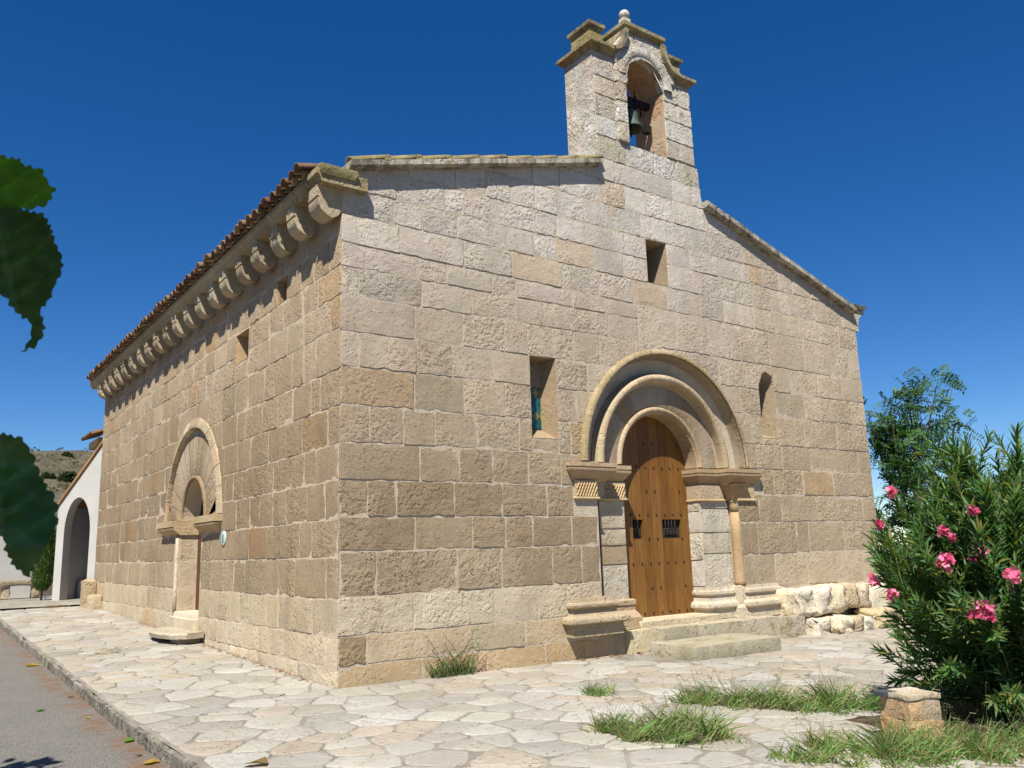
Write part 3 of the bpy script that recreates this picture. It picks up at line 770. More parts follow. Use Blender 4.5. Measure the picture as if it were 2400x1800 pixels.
# moulded bases
def moulded_base(u0, u1, d0, d1, z0, z1, parent, c, proj, offs=None):
    h = z1-z0; k = proj
    lv = [(z0, .62*k), (z0+.30*h, .62*k), (z0+.31*h, .70*k), (z0+.36*h, .98*k), (z0+.42*h, 1.0*k), (z0+.48*h, .94*k), (z0+.53*h, .72*k), (z0+.55*h, .40*k),
          (z0+.60*h, .34*k), (z0+.72*h, .30*k), (z0+.73*h, .36*k), (z0+.77*h, .54*k), (z0+.83*h, .56*k), (z0+.88*h, .50*k), (z0+.90*h, .22*k), (z1, .16*k)]
    lv = [(z, (o, o, o, .01)) for z, o in lv]
    return loft('moulded_base', u0, u1, d0, d1, lv, M_white, c, parent)
moulded_base(3.50, 4.16, -.03, .30, .285, .79, portal, S(184, 167, 140, KF), .21)
loft('moulded_base', 4.16, PCU-RI-.02, .02, .40, [(.30, (0, .06, .03, 0)), (.46, (0, .07, .03, 0)), (.53, (0, .03, -.02, 0)), (.56, (0, .015, -.06, 0)), (.63, (0, .015, -.06, 0)), (.64, (0, .03, -.045, 0)), (.70, (0, .03, -.045, 0)), (.72, (0, .01, -.08, 0))], M_white, S(182, 160, 130, KF), portal)
moulded_base(7.22, 7.95, -.01, .30, .29, .80, portal, S(200, 186, 162, KF), .14)
moulded_base(PCU+RI+.03, 7.12, .17, .46, .30, .79, portal, S(202, 190, 168, KF), .12)
loft('base_block', 7.06, 7.26, .0, .3, [(.30, .07), (.45, .06), (.5, .01), (.78, .0), (.80, -.02)], M_white, S(200, 187, 164, KF), portal)

# door
door = empty('door', (PCU, DD, .40), church); door['label'] = 'arched wooden plank door with iron studs and two barred openings'
npl = 8; pw = 2*(RI+.03)/npl
GR = [(5.08, 5.31), (5.87, 6.15)]
for k in range(npl):
    u0 = PCU-RI-.03+k*pw; u1 = u0+pw
    def top(u): return PZS+math.sqrt(max(.0, (RI+.03)**2-(u-PCU)**2))
    base = jit(rng.choice([(.220, .106, .025), (.200, .094, .021), (.240, .120, .030), (.210, .091, .020)]), rng, .08)
    cuts = [(.40, None)]
    # split planks around the two barred openings
    spans = [(.40, 1.59), (1.89, None)] if any(a < (u0+u1)/2 < b for a, b in GR) else [(.40, None)]
    if len(spans) == 2: pass
    mb = MB()
    for z0, z1 in spans:
        loop = [(u0+.003, z0), (u1-.003, z0)]
        loop += [(u1-.003, z1), (u0+.003, z1)] if z1 else [(u1-.003-(u1-u0-.006)*t/4, top(u1-.003-(u1-u0-.006)*t/4)) for t in range(5)]
        n = len(loop)
        V = [(u-PCU, 0, z-.40) for u, z in loop]+[(u-PCU, .05, z-.40) for u, z in loop]
        mb.add(V, [tuple(range(n))]+[(i, i+n, (i+1) % n+n, (i+1) % n) for i in range(n)], base, rng.random())
    mb.build('plank', M_wood, door, recalc=True)
MB().add([(-.9, .06, 0), (.9, .06, 0), (.9, .06, 3.3), (-.9, .06, 3.3)], [(0, 1, 2, 3)]).build('door_back', M_dark, door)
V, F = lathe_vf([(.017, 0), (.016, .006), (.011, .015), (.004, .019)], 8)
stud_me = MB().add([(x, -z, y) for x, y, z in V], F).mesh('stud', M_iron, True, True)
for j in range(8):
    z = .45+.379*j
    us = [PCU-.66+k*.1886 for k in range(8)] if j % 2 == 0 else [PCU-.66+k*.1886 for k in (0, 3, 4, 7)]
    for u in us:
        if (u-PCU)**2+max(0, z-PZS)**2 > (RI-.06)**2: continue
        o = bpy.data.objects.new('stud', stud_me); o.location = (u-PCU, -.001, z-.40); link(o, door)
for a, b in GR:
    m = MB()
    for k in range(4):
        u = a+.03+(b-a-.06)*k/3
        m.add(*tube_vf([(u-PCU, .012, 1.19), (u-PCU, .012, 1.49)], .0085, 6))
    m.add(*tube_vf([(a-PCU, .01, 1.34), (b-PCU, .01, 1.34)], .008, 6))
    m.build('grille', M_iron, door, True)

# thresholds and steps
loft('threshold', PCU-RI-.02, PCU+RI+.02, -.06, DD+.2, [(.2, 0), (.385, 0), (.395, -.008)], M_white, S(206, 190, 160, KF), portal)
def step_block(u0, u1, y0, y1, z0, z1, c, parent, mat=M_step, name='step', n=(8, 4), amp=.012):
    m = bmesh.new(); bmesh.ops.create_cube(m, size=1)
    bmesh.ops.subdivide_edges(m, edges=m.edges[:], cuts=3, use_grid_fill=True)
    sdd = rng.random()*50
    for v in m.verts:
        x = u0+(v.co.x+.5)*(u1-u0); y = y0+(v.co.y+.5)*(y1-y0); z = z0+(v.co.z+.5)*(z1-z0)
        # rounded edges
        ex = (abs(v.co.x) > .49)+(abs(v.co.y) > .49)+(abs(v.co.z) > .49)
        k = .0 if ex < 2 else amp*.8
        q = Vector((nz(x+sdd, y, z, 6), nz(x, y+sdd, z, 6), nz(x, y, z+sdd, 6)))*amp
        ctr = Vector(((u0+u1)/2, (y0+y1)/2, (z0+z1)/2)); p = Vector((x, y, z))
        v.co = p+q-(p-ctr).normalized()*k
    me = bpy.data.meshes.new(name); m.to_mesh(me); m.free(); me.materials.append(mat)
    at = me.color_attributes.new('Col', 'FLOAT_COLOR', 'POINT'); a = rng.random()
    at.data.foreach_set('color', [x for _ in me.vertices for x in (*c, a)])
    me.polygons.foreach_set('use_smooth', [True]*len(me.polygons)); me.set_sharp_from_angle(angle=R(42))
    return link(bpy.data.objects.new(name, me), parent)
sg = S(204, 195, 170, 1.12)
step_block(3.98, 4.50, -.004, .25, -.15, .30, jit(S(196, 174, 142, KF), rng), portal, M_front, 'footing')
step_block(4.46, 4.92, -.10, .15, -.12, .29, jit(S(204, 188, 158, KF), rng), portal, M_white)
for a, b in ((4.90, 5.62), (5.62, 6.35), (6.35, 6.95), (6.95, 7.55)):
    step_block(a, b, -.34, .16, -.12, .30+rng.uniform(-.012, .012), jit(sg, rng), portal)
step_block(7.55, 8.2, -.36, .05, -.15, .27, jit(sg, rng), portal)
low = step_block(4.5, 6.28, -1.30, -.42, -.08, .145, S(204, 197, 172, 1.25), portal, amp=.016); low.name = 'lower_step'
# rubble footing right of the door
rub = [(8.30, -.12, .52, .52, .42, .42), (8.72, -.16, .50, .46, .44, .44), (9.18, -.14, .53, .52, .40, .44), (9.62, -.1, .55, .42, .36, .40), (10.1, -.06, .5, .5, .3, .42), (10.7, -.05, .45, .6, .3, .5),
       (8.45, -.30, .10, .40, .40, .30), (8.95, -.36, .10, .46, .46, .30), (9.30, -.40, .09, .36, .36, .28), (9.72, -.36, .08, .40, .4, .24), (10.2, -.4, .12, .6, .5, .34), (10.9, -.36, .10, .6, .4, .34), (8.05, -.05, .5, .34, .3, .46)]
for x, y, z, sx, sy, sz in rub:
    m = bmesh.new(); bmesh.ops.create_cube(m, size=1); bmesh.ops.subdivide_edges(m, edges=m.edges[:], cuts=4, use_grid_fill=True)
    sdd = rng.random()*50
    for v in m.verts:
        d = v.co.copy(); r = d.length; sph = d.normalized()*.62; d = d.lerp(sph, .13)
        d += Vector((nz(d.x+sdd, d.y, d.z, 3), nz(d.x, d.y+sdd, d.z, 3), nz(d.x, d.y, d.z+sdd, 3)))*.17
        v.co = Vector((x+d.x*sx*.98, y+d.y*sy*1.15, z+d.z*sz*1.0-.05))
    me = bpy.data.meshes.new('footing_stone'); m.to_mesh(me); m.free(); me.materials.append(M_white)
    at = me.color_attributes.new('Col', 'FLOAT_COLOR', 'POINT'); a = rng.random(); c = jit(rng.choice([S(216, 206, 184, KF), S(208, 194, 166, KF), S(198, 178, 144, KF)]), rng)
    at.data.foreach_set('color', [q for _ in me.vertices for q in (*c, a)])
    me.polygons.foreach_set('use_smooth', [True]*len(me.polygons))
    link(bpy.data.objects.new('footing_stone', me), front_wall)

# --- SIDE WALL
SCU, SZS, SR = 6.28, 2.20, 1.62
SOP = .70
def side_clip(u, z):
    if z >= SZS:
        dx, dz = u-SCU, z-SZS; r = math.hypot(dx, dz)
        if r < SR: u, z = SCU+dx/r*SR, SZS+dz/r*SR
    elif abs(u-SCU) < SOP:
        u = SCU+math.copysign(SOP, u-SCU)
    return (u, z)
side_hole = [(SCU-SOP, -.28), (SCU+SOP, -.28), (SCU+SOP, SZS-.1), (SCU+SR, SZS-.1)]+arc_pts(SCU, SZS, SR, 0, math.pi, 28)+[(SCU-SR, SZS-.1), (SCU-SOP, SZS-.1)]
w1 = [(3.44, 4.55), (4.06, 4.55), (4.06, 5.03), (3.44, 5.03)]
w2 = [(1.84, 5.08), (2.20, 5.08), (2.20, 5.44), (1.84, 5.44)]
rv, F = cdt_sheet([(.01, -.3), (L, -.3), (L, 6.05), (.01, 6.05)], [side_hole, w1, w2])
side_wall = MB().add([(.004, p.x, p.y) for p in rv], F).build('side_wall', M_mortar_side, church)
store = []
srows = [(-.15, .21), (.21, .55), (.55, .98), (.98, 1.46), (1.46, 1.91), (1.91, 2.37), (2.37, 2.80), (2.80, 3.27), (3.27, 3.72), (3.72, 4.24), (4.24, 4.66), (4.66, 5.05), (5.05, 5.46), (5.46, 5.78), (5.78, 6.04)]
quoin = [.62, .3, .75, .35, .8, .4, .7, .35, .6, .75, .3, .7, .35, .7, .4]
for (z0, z1), q in zip(srows, quoin):
    J = fill(0.0, L, .38, .78, rng); J[1] = q
    if J[2]-J[1] < .25: J[2] = J[1]+.4
    pairs = []
    for a, b in zip(J[:-1], J[1:]):
        segs = [(a, b)]
        holes = []
        if z0 < SZS-.05 and z1 <= 2.4: holes.append((SCU-SOP, SCU+SOP))
        zm_ = (z0+z1)/2
        if SZS < zm_ < SZS+SR-.02: hw = math.sqrt(SR*SR-(zm_-SZS)**2); holes.append((SCU-hw+.03, SCU+hw-.03))
        if z1 > 4.5 and z0 < 5.05 and 4.3 < (z0+z1)/2 < 5.04: holes.append((3.44, 4.06))
        if 5.05 <= (z0+z1)/2 < 5.46: holes.append((1.84, 2.20))
        for h0, h1 in holes:
            ns = []
            for s0, s1 in segs:
                if s1 <= h0 or s0 >= h1: ns.append((s0, s1)); continue
                if s0 < h0: ns.append((s0, h0))
                if s1 > h1: ns.append((h1, s1))
            segs = ns
        pairs += [s for s in segs if s[1]-s[0] > .1]
    zz0, zz1 = z0, z1
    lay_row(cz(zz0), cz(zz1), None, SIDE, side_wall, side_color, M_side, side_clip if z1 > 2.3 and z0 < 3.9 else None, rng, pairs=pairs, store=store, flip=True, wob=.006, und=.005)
# small filler over / under the first window
lay_row(cz(4.24), cz(4.55), None, SIDE, side_wall, side_color, M_side, None, rng, pairs=[(3.44, 4.06)], store=store, flip=True)
def ssize(t):
    dist = math.hypot(CAM.x, t[0]-CAM.y); return t[2]/dist**2*abs(CAM.x)/dist
store.sort(key=lambda t: -ssize(t))
rest = MB()
for i, (cu, czv, ar, m, mat) in enumerate(store):
    if i < 300: m.build('stone', mat, side_wall, auto=38)
    else:
        n = len(rest.v); rest.v += m.v; rest.c += m.c; rest.f += [tuple(q+n for q in f) for f in m.f]; rest.mi += m.mi
if rest.v: rest.build('stone_courses', M_side, side_wall, auto=38, kind='stuff')
n4 = niche('window_splay', w1, .45, [(3.62, 4.80), (3.88, 4.80), (3.88, 5.02), (3.62, 5.02)], church, M_side, S(190, 164, 128, KS), SIDE); n4['label'] = 'square opening with sloping sill in the side wall'
n5 = niche('window_splay', w2, .35, [(1.9, 5.2), (2.14, 5.2), (2.14, 5.42), (1.9, 5.42)], church, M_side, S(180, 152, 116, KS), SIDE); n5['label'] = 'small square opening just below the eaves'

# side portal
sp = MB()
n = 28; V = []
for r, d in [(SR+.01, .0), (SR+.005, .05), (SOP, .055), (SOP-.005, .40)]: V += [SIDE(u, d, z) for u, z in arc_pts(SCU, SZS, r, 0, math.pi, n)]
sp.add(V, [(q*(n+1)+k, q*(n+1)+k+1, (q+1)*(n+1)+k+1, (q+1)*(n+1)+k) for q in range(3) for k in range(n)], S(190, 168, 134, KS), .4)
for s in (-1, 1):
    a, b = SCU+s*SOP, SCU+s*(SR+.02)
    sp.add([SIDE(a, .0, -.1), SIDE(a, .40, -.1), SIDE(a, .40, SZS+.01), SIDE(a, .0, SZS+.01)], [(0, 1, 2, 3)], S(196, 172, 138, KS), .2)
    sp.add([SIDE(a, .055, SZS-.12), SIDE(b, .055, SZS-.12), SIDE(b, .055, SZS+.01), SIDE(a, .055, SZS+.01)], [(0, 1, 2, 3)], S(196, 172, 138, KS), .2)
side_portal = sp.build('side_portal', M_mortar_side, church)
sflat = [(SR-.025, .052), (SR-.035, .036), (1.2, .033), (.80, .033), (.775, .045)]
sc = lambda r: jit(r.choice([S(192, 172, 142, KS), S(184, 164, 134, KS), S(198, 180, 152, KS)]), r, .05)
voussoir_ring(sflat, 15, side_portal, M_side, sc, rng, 'voussoir', SCU, SZS, SIDE, 3, .005, True)
sin_ = [(.772, .055), (.765, .022), (.72, .008), (SOP, .03), (SOP, .38)]
voussoir_ring(sin_, 9, side_portal, M_smooth, lambda r: jit(S(176, 152, 118, KS), r, .05), rng, 'inner_stone', SCU, SZS, SIDE, 4, .003, True)
sho = [(SR+.17, .02), (SR+.16, -.02), (SR+.05, -.05), (SR+.0, -.05), (SR-.02, -.02), (SR-.026, .055)]
voussoir_ring(sho, 13, side_portal, M_side, lambda r: jit(r.choice([S(204, 184, 152, KS), S(196, 174, 142, KS), S(214, 198, 168, KS)]), r, .05), rng, 'arch_stone', SCU, SZS, SIDE, 3, .005, True)
for s in (-1, 1):
    a, b = sorted((SCU+s*1.72, SCU+s*(SOP-.01)))
    lv = [(1.93, (0, 0, .0, 0)), (1.97, (.04, .04, .05, 0)), (2.03, (.10, .10, .13, 0)), (2.06, (.11, .11, .14, 0)), (2.065, (.09, .09, .12, 0)), (2.075, (.09, .09, .12, 0)), (2.08, (.12, .12, .15, 0)), (2.19, (.12, .12, .15, 0))]
    lv = [(z, (o[0] if s < 0 else .03, o[1] if s > 0 else .03, o[2], .6)) for z, o in lv]
    loft('impost', a, b, 0, .1, lv, M_smooth, jit(S(204, 180, 144, KS), rng), side_portal, SIDE)
for a, b in ((.5, .95), (.95, 1.45), (1.45, 1.95)):    # the far jamb of the recess
    vf = block_vf(rect(.01, .35, a, b), lambda q, d, z: (q, SCU+SOP+d, z), 0, rng, step=.2, back=.03)
    MB().add(*vf, jit(S(202, 182, 152, 1.1), rng), rng.random()).build('jamb_stone', M_side, side_portal, auto=38)
MB().add(*tube_vf([(-.012, SCU+SOP+.05, .5), (-.016, SCU+SOP+.05, 1.0), (-.014, SCU+SOP+.05, 1.5), (-.012, SCU+SOP+.05, 1.93)], [.045, .04, .042, .04], 8), S(212, 200, 176, KS)).build('angle_roll', M_smooth, side_portal, True)
sdoor = empty('side_door', (.33, SCU, .5), church); sdoor['label'] = 'dark brown plank door deep in the side doorway'
for k in range(6):
    u0 = -SOP+k*2*SOP/6
    MB().add(*box_vf(0, .05, u0+.003, u0+2*SOP/6-.003, 0, 1.75), jit((.10, .045, .022), rng), rng.random()).build('plank', M_wood, sdoor)
MB().add(*box_vf(.02, .06, -SOP, SOP, 1.75, 2.45), (.02, .015, .01)).build('lunette_back', M_dark, sdoor)
loft('threshold', SCU-SOP, SCU+SOP, -.05, .62, [(.2, 0), (.55, 0), (.58, -.02)], M_white, S(220, 206, 180, KS), side_portal, SIDE)
# step slab in front of the side door, on two blocks
st = MB(); pts = [(-.02, 5.15), (-.30, 5.10), (-.50, 5.30), (-.60, 5.75), (-.60, 6.25), (-.52, 6.62), (-.34, 6.85), (-.02, 6.90)]
n = len(pts); V = [(x, y, .235) for x, y in pts]+[(x*1.03, y, .30) for x, y in pts]+[(x*.96, y, .325) for x, y in pts]
st.add(V, [tuple(range(n))[::-1]]+[(q*n+i, q*n+(i+1) % n, (q+1)*n+(i+1) % n, (q+1)*n+i) for q in range(2) for i in range(n)]+[tuple(2*n+i for i in range(n))], S(216, 204, 180, 1.35), .3)
slab = st.build('step_slab', M_white, side_portal, False, recalc=True)
step_block(-.40, -.02, 5.3, 5.75, .1, .24, S(204, 190, 164, 1.2), side_portal, M_white, 'step_support')
step_block(-.36, -.02, 6.3, 6.7, .1, .24, S(204, 190, 164, 1.2), side_portal, M_white, 'step_support')
step_block(-.12, -.0, 5.45, 7.1, .1, .50, S(214, 200, 174, KS), side_portal, M_white, 'sill_block')

# two rough stones at the far end of the side wall
step_block(-.30, .02, 13.75, 14.15, .3, .70, S(196, 180, 150, KS), side_wall, M_white, 'buttress_stone', amp=.05)
step_block(-.32, .02, 14.55, 14.95, .3, 1.05, S(188, 168, 136, KS), side_wall, M_white, 'buttress_stone', amp=.05)
# enamel way-marker disc on the side wall
V, F = lathe_vf([(.12, 0), (.12, .012), (.11, .018)], 20)
plq = MB().add([(-z-.002, 4.33+x, 1.80+y) for x, y, z in V], F, (.42, .55, .50)).build('plaque', simple_mat('pale_green_enamel', (.42, .56, .50), .4, attr=False, var=.4, vscale=20), None, True, recalc=True,
    label='small round pale green plaque on side wall right of arched doorway', cat='plaque')
MB().add([(-.0225, 4.33+x, 1.80+y) for x, y in ((-.028, -.06), (.028, -.06), (.02, .0), (.028, .05), (0, .07), (-.028, .05), (-.02, .0))], [(0, 1, 2, 3, 4, 5, 6)], (.05, .08, .12)).build('emblem', simple_mat('blue_enamel', (.06, .12, .2), .4), plq)

# far walls (plain)
MB().add([(W, 0.02, -.3), (W, L, -.3), (W, L, 6.0), (W, 0.02, 6.0)], [(0, 1, 2, 3)]).build('far_side_wall', M_mortar, church)
MB().add([(0, L, -.3), (W, L, -.3), (W, L, 6.0), (5.6, L, 7.75), (0, L, 6.0)], [(0, 1, 2, 3, 4)]).build('rear_wall', M_mortar, church)

# --- EAVES: corbels, cornice, tiles
PRF = [(0.0, 5.52)]                                # quarter-round corbel profile (d outward negative)
cp = [(.0, 5.56), (-.05, 5.525), (-.12, 5.52), (-.20, 5.56), (-.27, 5.64), (-.31, 5.75), (-.315, 5.86), (-.315, 5.875), (-.295, 5.88), (-.295, 5.895), (-.32, 5.90), (-.33, 6.0), (.05, 6.0), (.05, 5.56)]
cp = [(-.0, 5.745), (-.03, 5.70), (-.06, 5.665), (-.13, 5.64), (-.21, 5.665), (-.275, 5.72), (-.31, 5.80), (-.315, 5.865), (-.295, 5.87), (-.295, 5.885), (-.325, 5.89), (-.33, 6.03), (.05, 6.03), (.05, 5.745)]
n = len(cp)
for i in range(20):
    y0 = -.004+(.744*i+rng.uniform(-.015, .015) if i else 0); wd = rng.uniform(.26, .32); kx = rng.uniform(.9, 1.04); sk = rng.uniform(-.012, .012)
    V = [(x*kx, y0+(sk if x < 0 else 0), z+(rng.uniform(-.008, .008) if x < -.02 and z < 5.9 else 0)) for x, z in cp]+[(x*kx, y0+wd+(sk if x < 0 else 0), z+(rng.uniform(-.008, .008) if x < -.02 and z < 5.9 else 0)) for x, z in cp]
    F = [tuple(range(n)), tuple(range(2*n-1, n-1, -1))]+[(k, k+n, (k+1) % n+n, (k+1) % n) for k in range(n)]
    MB().add(V, F, jit(S(196, 180, 152, KS), rng, .10), rng.random()).build('corbel', M_smooth, church, recalc=True, auto=40)
# cornice slabs
y = -.14; i = 0
while y < L+.05:
    y1 = min(L+.12, y+rng.uniform(.75, 1.1)); 
    if L+.12-y1 < .4: y1 = L+.12
    V, F = loft_vf(-.30, .3, y+.003, y1-.003, [(6.03, (.02, 0, 0, 0)), (6.05, (.03, 0, 0, 0)), (6.09, (.045, 0, 0, 0)), (6.13, (.075, 0, 0, 0)), (6.135, (.09, 0, 0, 0)), (6.20, (.09, 0, 0, 0))], lambda u, d, z: (u, d, z))
    MB().add(V, F, jit(S(188, 172, 140, KS), rng, .08), rng.random()).build('cornice_slab', M_lichen if i == 0 else M_smooth, church, recalc=True); y = y1; i += 1
# lichen-covered corner block over the first corbel
loft('corner_slab', -.34, .12, -.16, .3, [(6.12, .0), (6.20, .03), (6.25, .02)], M_lichen, S(150, 140, 105, KF), church)

SL = math.atan(.2635)
def half_tile(r0, r1, L_, th=.013, n=8, up=True):
    V = []; sgn = 1 if up else -1
    for x, r in ((0, r0), (L_, r1)):
        for rr in (r, r-th):
            for k in range(n+1):
                a = math.pi*k/n; V.append((x, rr*math.cos(a), sgn*rr*math.sin(a)))
    m = n+1; F = []
    for k in range(n):
        F += [(k, k+1, 2*m+k+1, 2*m+k), (m+k+1, m+k, 3*m+k, 3*m+k+1), (k+1, k, m+k, m+k+1), (2*m+k, 2*m+k+1, 3*m+k+1, 3*m+k)]
    F += [(0, 2*m, 3*m, m), (n, m+n, 3*m+n, 2*m+n)]
    return V, F
TC = [S(160, 114, 84, 1.2), S(144, 102, 78, 1.2), S(172, 138, 106, 1.2), S(134, 106, 86, 1.2), S(184, 156, 124, 1.2)]
cov = [MB().add(*half_tile(.098, .082, .48), c, i*.21).mesh('cover_tile', M_tile, True, True) for i, c in enumerate(TC)]
chn = [MB().add(*half_tile(.095, .08, .48, up=False), c, i*.17).mesh('channel_tile', M_tile, True, True) for i, c in enumerate(TC)]
roof = MB()
# roof deck: corrugated slopes
ny = 15*4*4; ys = [.32+(L-.3)*k/ny for k in range(ny+1)]
for sgn in (1, -1):
    x0, z0, x1, z1 = (-.10, 6.30, 5.6, 7.80) if sgn > 0 else (11.45, 5.98, 5.6, 7.72)
    V = []
    for t in np.linspace(0, 1, 14):
        V += [(x0+(x1-x0)*t, yy, z0+(z1-z0)*t+.045*math.cos(2*math.pi*yy/.24)) for yy in ys]
    m = len(ys); roof.add(V, [(q*m+k, q*m+k+1, (q+1)*m+k+1, (q+1)*m+k) for q in range(13) for k in range(m-1)], TC[1], .3)
roof = roof.build('roof', M_tile, church, True)
for i in range(62):
    yy = .20+.24*i
    o = bpy.data.objects.new('cover_tile', rng.choice(cov)); o.location = (-.50+rng.uniform(-.025, .025), yy+rng.uniform(-.012, .012), 6.245+rng.uniform(-.008, .008)); o.rotation_euler = (rng.uniform(-.06, .06), -SL+rng.uniform(-.03, .03), rng.uniform(-.04, .04)); link(o, roof)
    o = bpy.data.objects.new('channel_tile', rng.choice(chn)); o.location = (-.46+rng.uniform(-.02, .02), yy+.12, 6.29+rng.uniform(-.006, .006)); o.rotation_euler = (0, -SL, rng.uniform(-.03, .03)); link(o, roof)
# verge: coping slabs along the two rakes
def coping(x0, x1, zf, parent, y0=-.13, y1=.30, th=.10, n=6, name='coping_slab', mat=M_coping):
    for k in range(n):
        a = x0+(x1-x0)*k/n+.003; b = x0+(x1-x0)*(k+1)/n-.003; dz = rng.uniform(-.006, .006)
        V = [(a, y0+.03, zf(a)+dz), (b, y0+.03, zf(b)+dz), (b, y0, zf(b)+.03+dz), (a, y0, zf(a)+.03+dz), (b, y0, zf(b)+th+dz), (a, y0, zf(a)+th+dz), (b, y1, zf(b)+th+dz), (a, y1, zf(a)+th+dz), (b, y1, zf(b)+dz), (a, y1, zf(a)+dz)]
        F = [(0, 1, 2, 3), (3, 2, 4, 5), (5, 4, 6, 7), (7, 6, 8, 9), (9, 8, 1, 0), (0, 3, 5, 7, 9), (1, 8, 6, 4, 2)]
        MB().add(V, F, jit(S(190, 182, 164, KF), rng, .08), rng.random()).build(name, mat, parent, recalc=True)
coping(.06, 4.40, lambda x: rakeL(x)-.035, church, n=7)
coping(6.84, 11.15, lambda x: rakeR(x)-.05, church, n=8, th=.115)
lt = [MB().add(*half_tile(.10, .085, .60), S(186, 172, 128, 1.2), i*.21).mesh('verge_tile', M_lichen, True, True) for i in range(3)]
for k in range(9):
    x = .10+.475*k
    o = bpy.data.objects.new('verge_tile', lt[k % 3]); o.location = (x, -.01, rakeL(x)+.035+rng.uniform(0, .012)); o.rotation_euler = (0, -SL-.07, 0); link(o, roof)
# right-hand eave: end of the cornice and its concave corbel
n = 9; prof = [(W-.02, 5.62), (W+.10, 5.62), (W+.10, 5.70)]+[(W+.10+.24*(1-math.cos(a)), 5.70+.30*math.sin(a)) for a in [math.pi/2*k/6 for k in range(1, 7)]]+[(W+.36, 6.06), (W-.02, 6.08)]
V = [(x, -.006, z) for x, z in prof]+[(x, .35, z) for x, z in prof]; n = len(prof)
MB().add(V, [tuple(range(n)), tuple(range(2*n-1, n-1, -1))]+[(k, k+n, (k+1) % n+n, (k+1) % n) for k in range(n)], S(196, 186, 166, KF), .4).build('corbel', M_smooth, church, recalc=True)
loft('cornice_slab', W-.06, W+.34, -.05, 3.0, [(6.08, 0), (6.16, .03), (6.22, -.12)], M_coping, S(176, 166, 146, KF), church)

# ================================================================== BELL GABLE
rng = random.Random(21)
BX0, BX1, BD = 4.42, 6.73, .72
BC, BR, BZS, BZB = 5.575, .46, 9.30, 8.05
bl = [(BX0, 7.60), (6.82, 7.60), (6.82, 7.98), (BX1, 8.02), (BX1, 9.60), (6.30, 9.60), (6.14, 9.70), (6.03, 9.88), (5.98, 10.14), (5.17, 10.14), (5.12, 9.88), (5.01, 9.70), (4.85, 9.60), (BX0, 9.60)]
hole = [(BC-BR, BZB), (BC+BR, BZB)]+arc_pts(BC, BZS, BR, 0, math.pi, 20)
rv, F = cdt_sheet(bl, [hole])
m = MB(); N = len(rv); cb = S(204, 196, 180, KF)
m.add([(p.x, .016, p.y) for p in rv], F, cb, .1); m.add([(p.x, BD, p.y) for p in rv], [tuple(reversed(f)) for f in F], cb, .1)
k = len(bl); m.add([(x, .016, z) for x, z in bl]+[(x, BD, z) for x, z in bl], [(i, (i+1) % k, (i+1) % k+k, i+k) for i in range(k)], cb, .2)
k = len(hole); m.add([(x, .0, z) for x, z in hole]+[(x, BD, z) for x, z in hole], [(i, i+k, (i+1) % k+k, (i+1) % k) for i in range(k)], S(196, 170, 138, KF), .6)
gable = m.build('bell_gable', M_bell, church)
def bell_clip(u, z):
    if z >= BZS:
        dx, dz = u-BC, z-BZS; r = math.hypot(dx, dz)
        if 1e-6 < r < BR: u, z = BC+dx/r*BR, BZS+dz/r*BR
    elif z > BZB-.01 and abs(u-BC) < BR: u = BC+math.copysign(BR, u-BC)
    if z > 9.6:
        lim = 9.60 if (u < 4.85 or u > 6.30) else (9.6+.54*max(0, 1-max(0, abs(u-BC)-.40)/.33)**.7)
        z = min(z, lim)
    return (u, z)
bcol = lambda x, z, r: jit(r.choice([S(214, 208, 197, KF), S(206, 199, 186, KF), S(208, 199, 183, KF), S(198, 187, 168, KF)]), r, .07)
zs = [7.66, 8.05, 8.40, 8.78, 9.12, 9.46, 9.82, 10.14]
lay_row(cz(7.64), cz(8.05), [4.43, 5.05, 5.7, 6.25, 6.80], FRONT, gable, bcol, M_bell, None, rng)
for i in range(1, 7):
    z0, z1 = zs[i], zs[i+1]
    if i < 5:
        jl_ = [4.43, 4.87]; lay_row(cz(z0), cz(z1), jl_, FRONT, gable, bcol, M_bell, bell_clip, rng)
        lay_row(cz(z0), cz(z1), None, lambda u, d, z: (u, d-.055, z), gable, bcol, M_bell, bell_clip, rng, pairs=[(4.885, BC-.02)], back=.09)
        lay_row(cz(z0), cz(z1), None, lambda u, d, z: (u, d-.012, z), gable, bcol, M_bell, bell_clip, rng, pairs=[(BC+.02, 6.35 if i % 2 else 6.72)]+([(6.35, 6.72)] if i % 2 else []))
    else:
        for a, b in ((4.885, 5.35), (5.35, 5.85), (5.85, 6.30)):
            lay_row(cz(z0), cz(z1), None, lambda u, d, z: (u, d-.05, z), gable, bcol, M_bell, bell_clip, rng, pairs=[(a, b)], back=.09)
    # left flank
    if z1 <= 9.83:
        z1c = min(z1, 9.60)
        lay_row(cz(z0), cz(z1c), [.012, .38 if i % 2 else .26, BD], lambda u, d, z: (BX0+d, u, z), gable, bcol, M_bell, None, rng, flip=True)
lay_row(cz(7.5), cz(8.05), [.012, .4, BD], lambda u, d, z: (BX0+d, u, z), gable, bcol, M_bell, None, rng, flip=True)
voussoir_ring([(BR+.19, .0), (BR+.185, -.06), (BR+.10, -.075), (BR+.012, -.07), (BR-.004, -.055), (BR-.004, .12)], 7, gable, M_bell, lambda r: bcol(0, 9, r), rng, 'voussoir', BC, BZS, FRONT, 5)
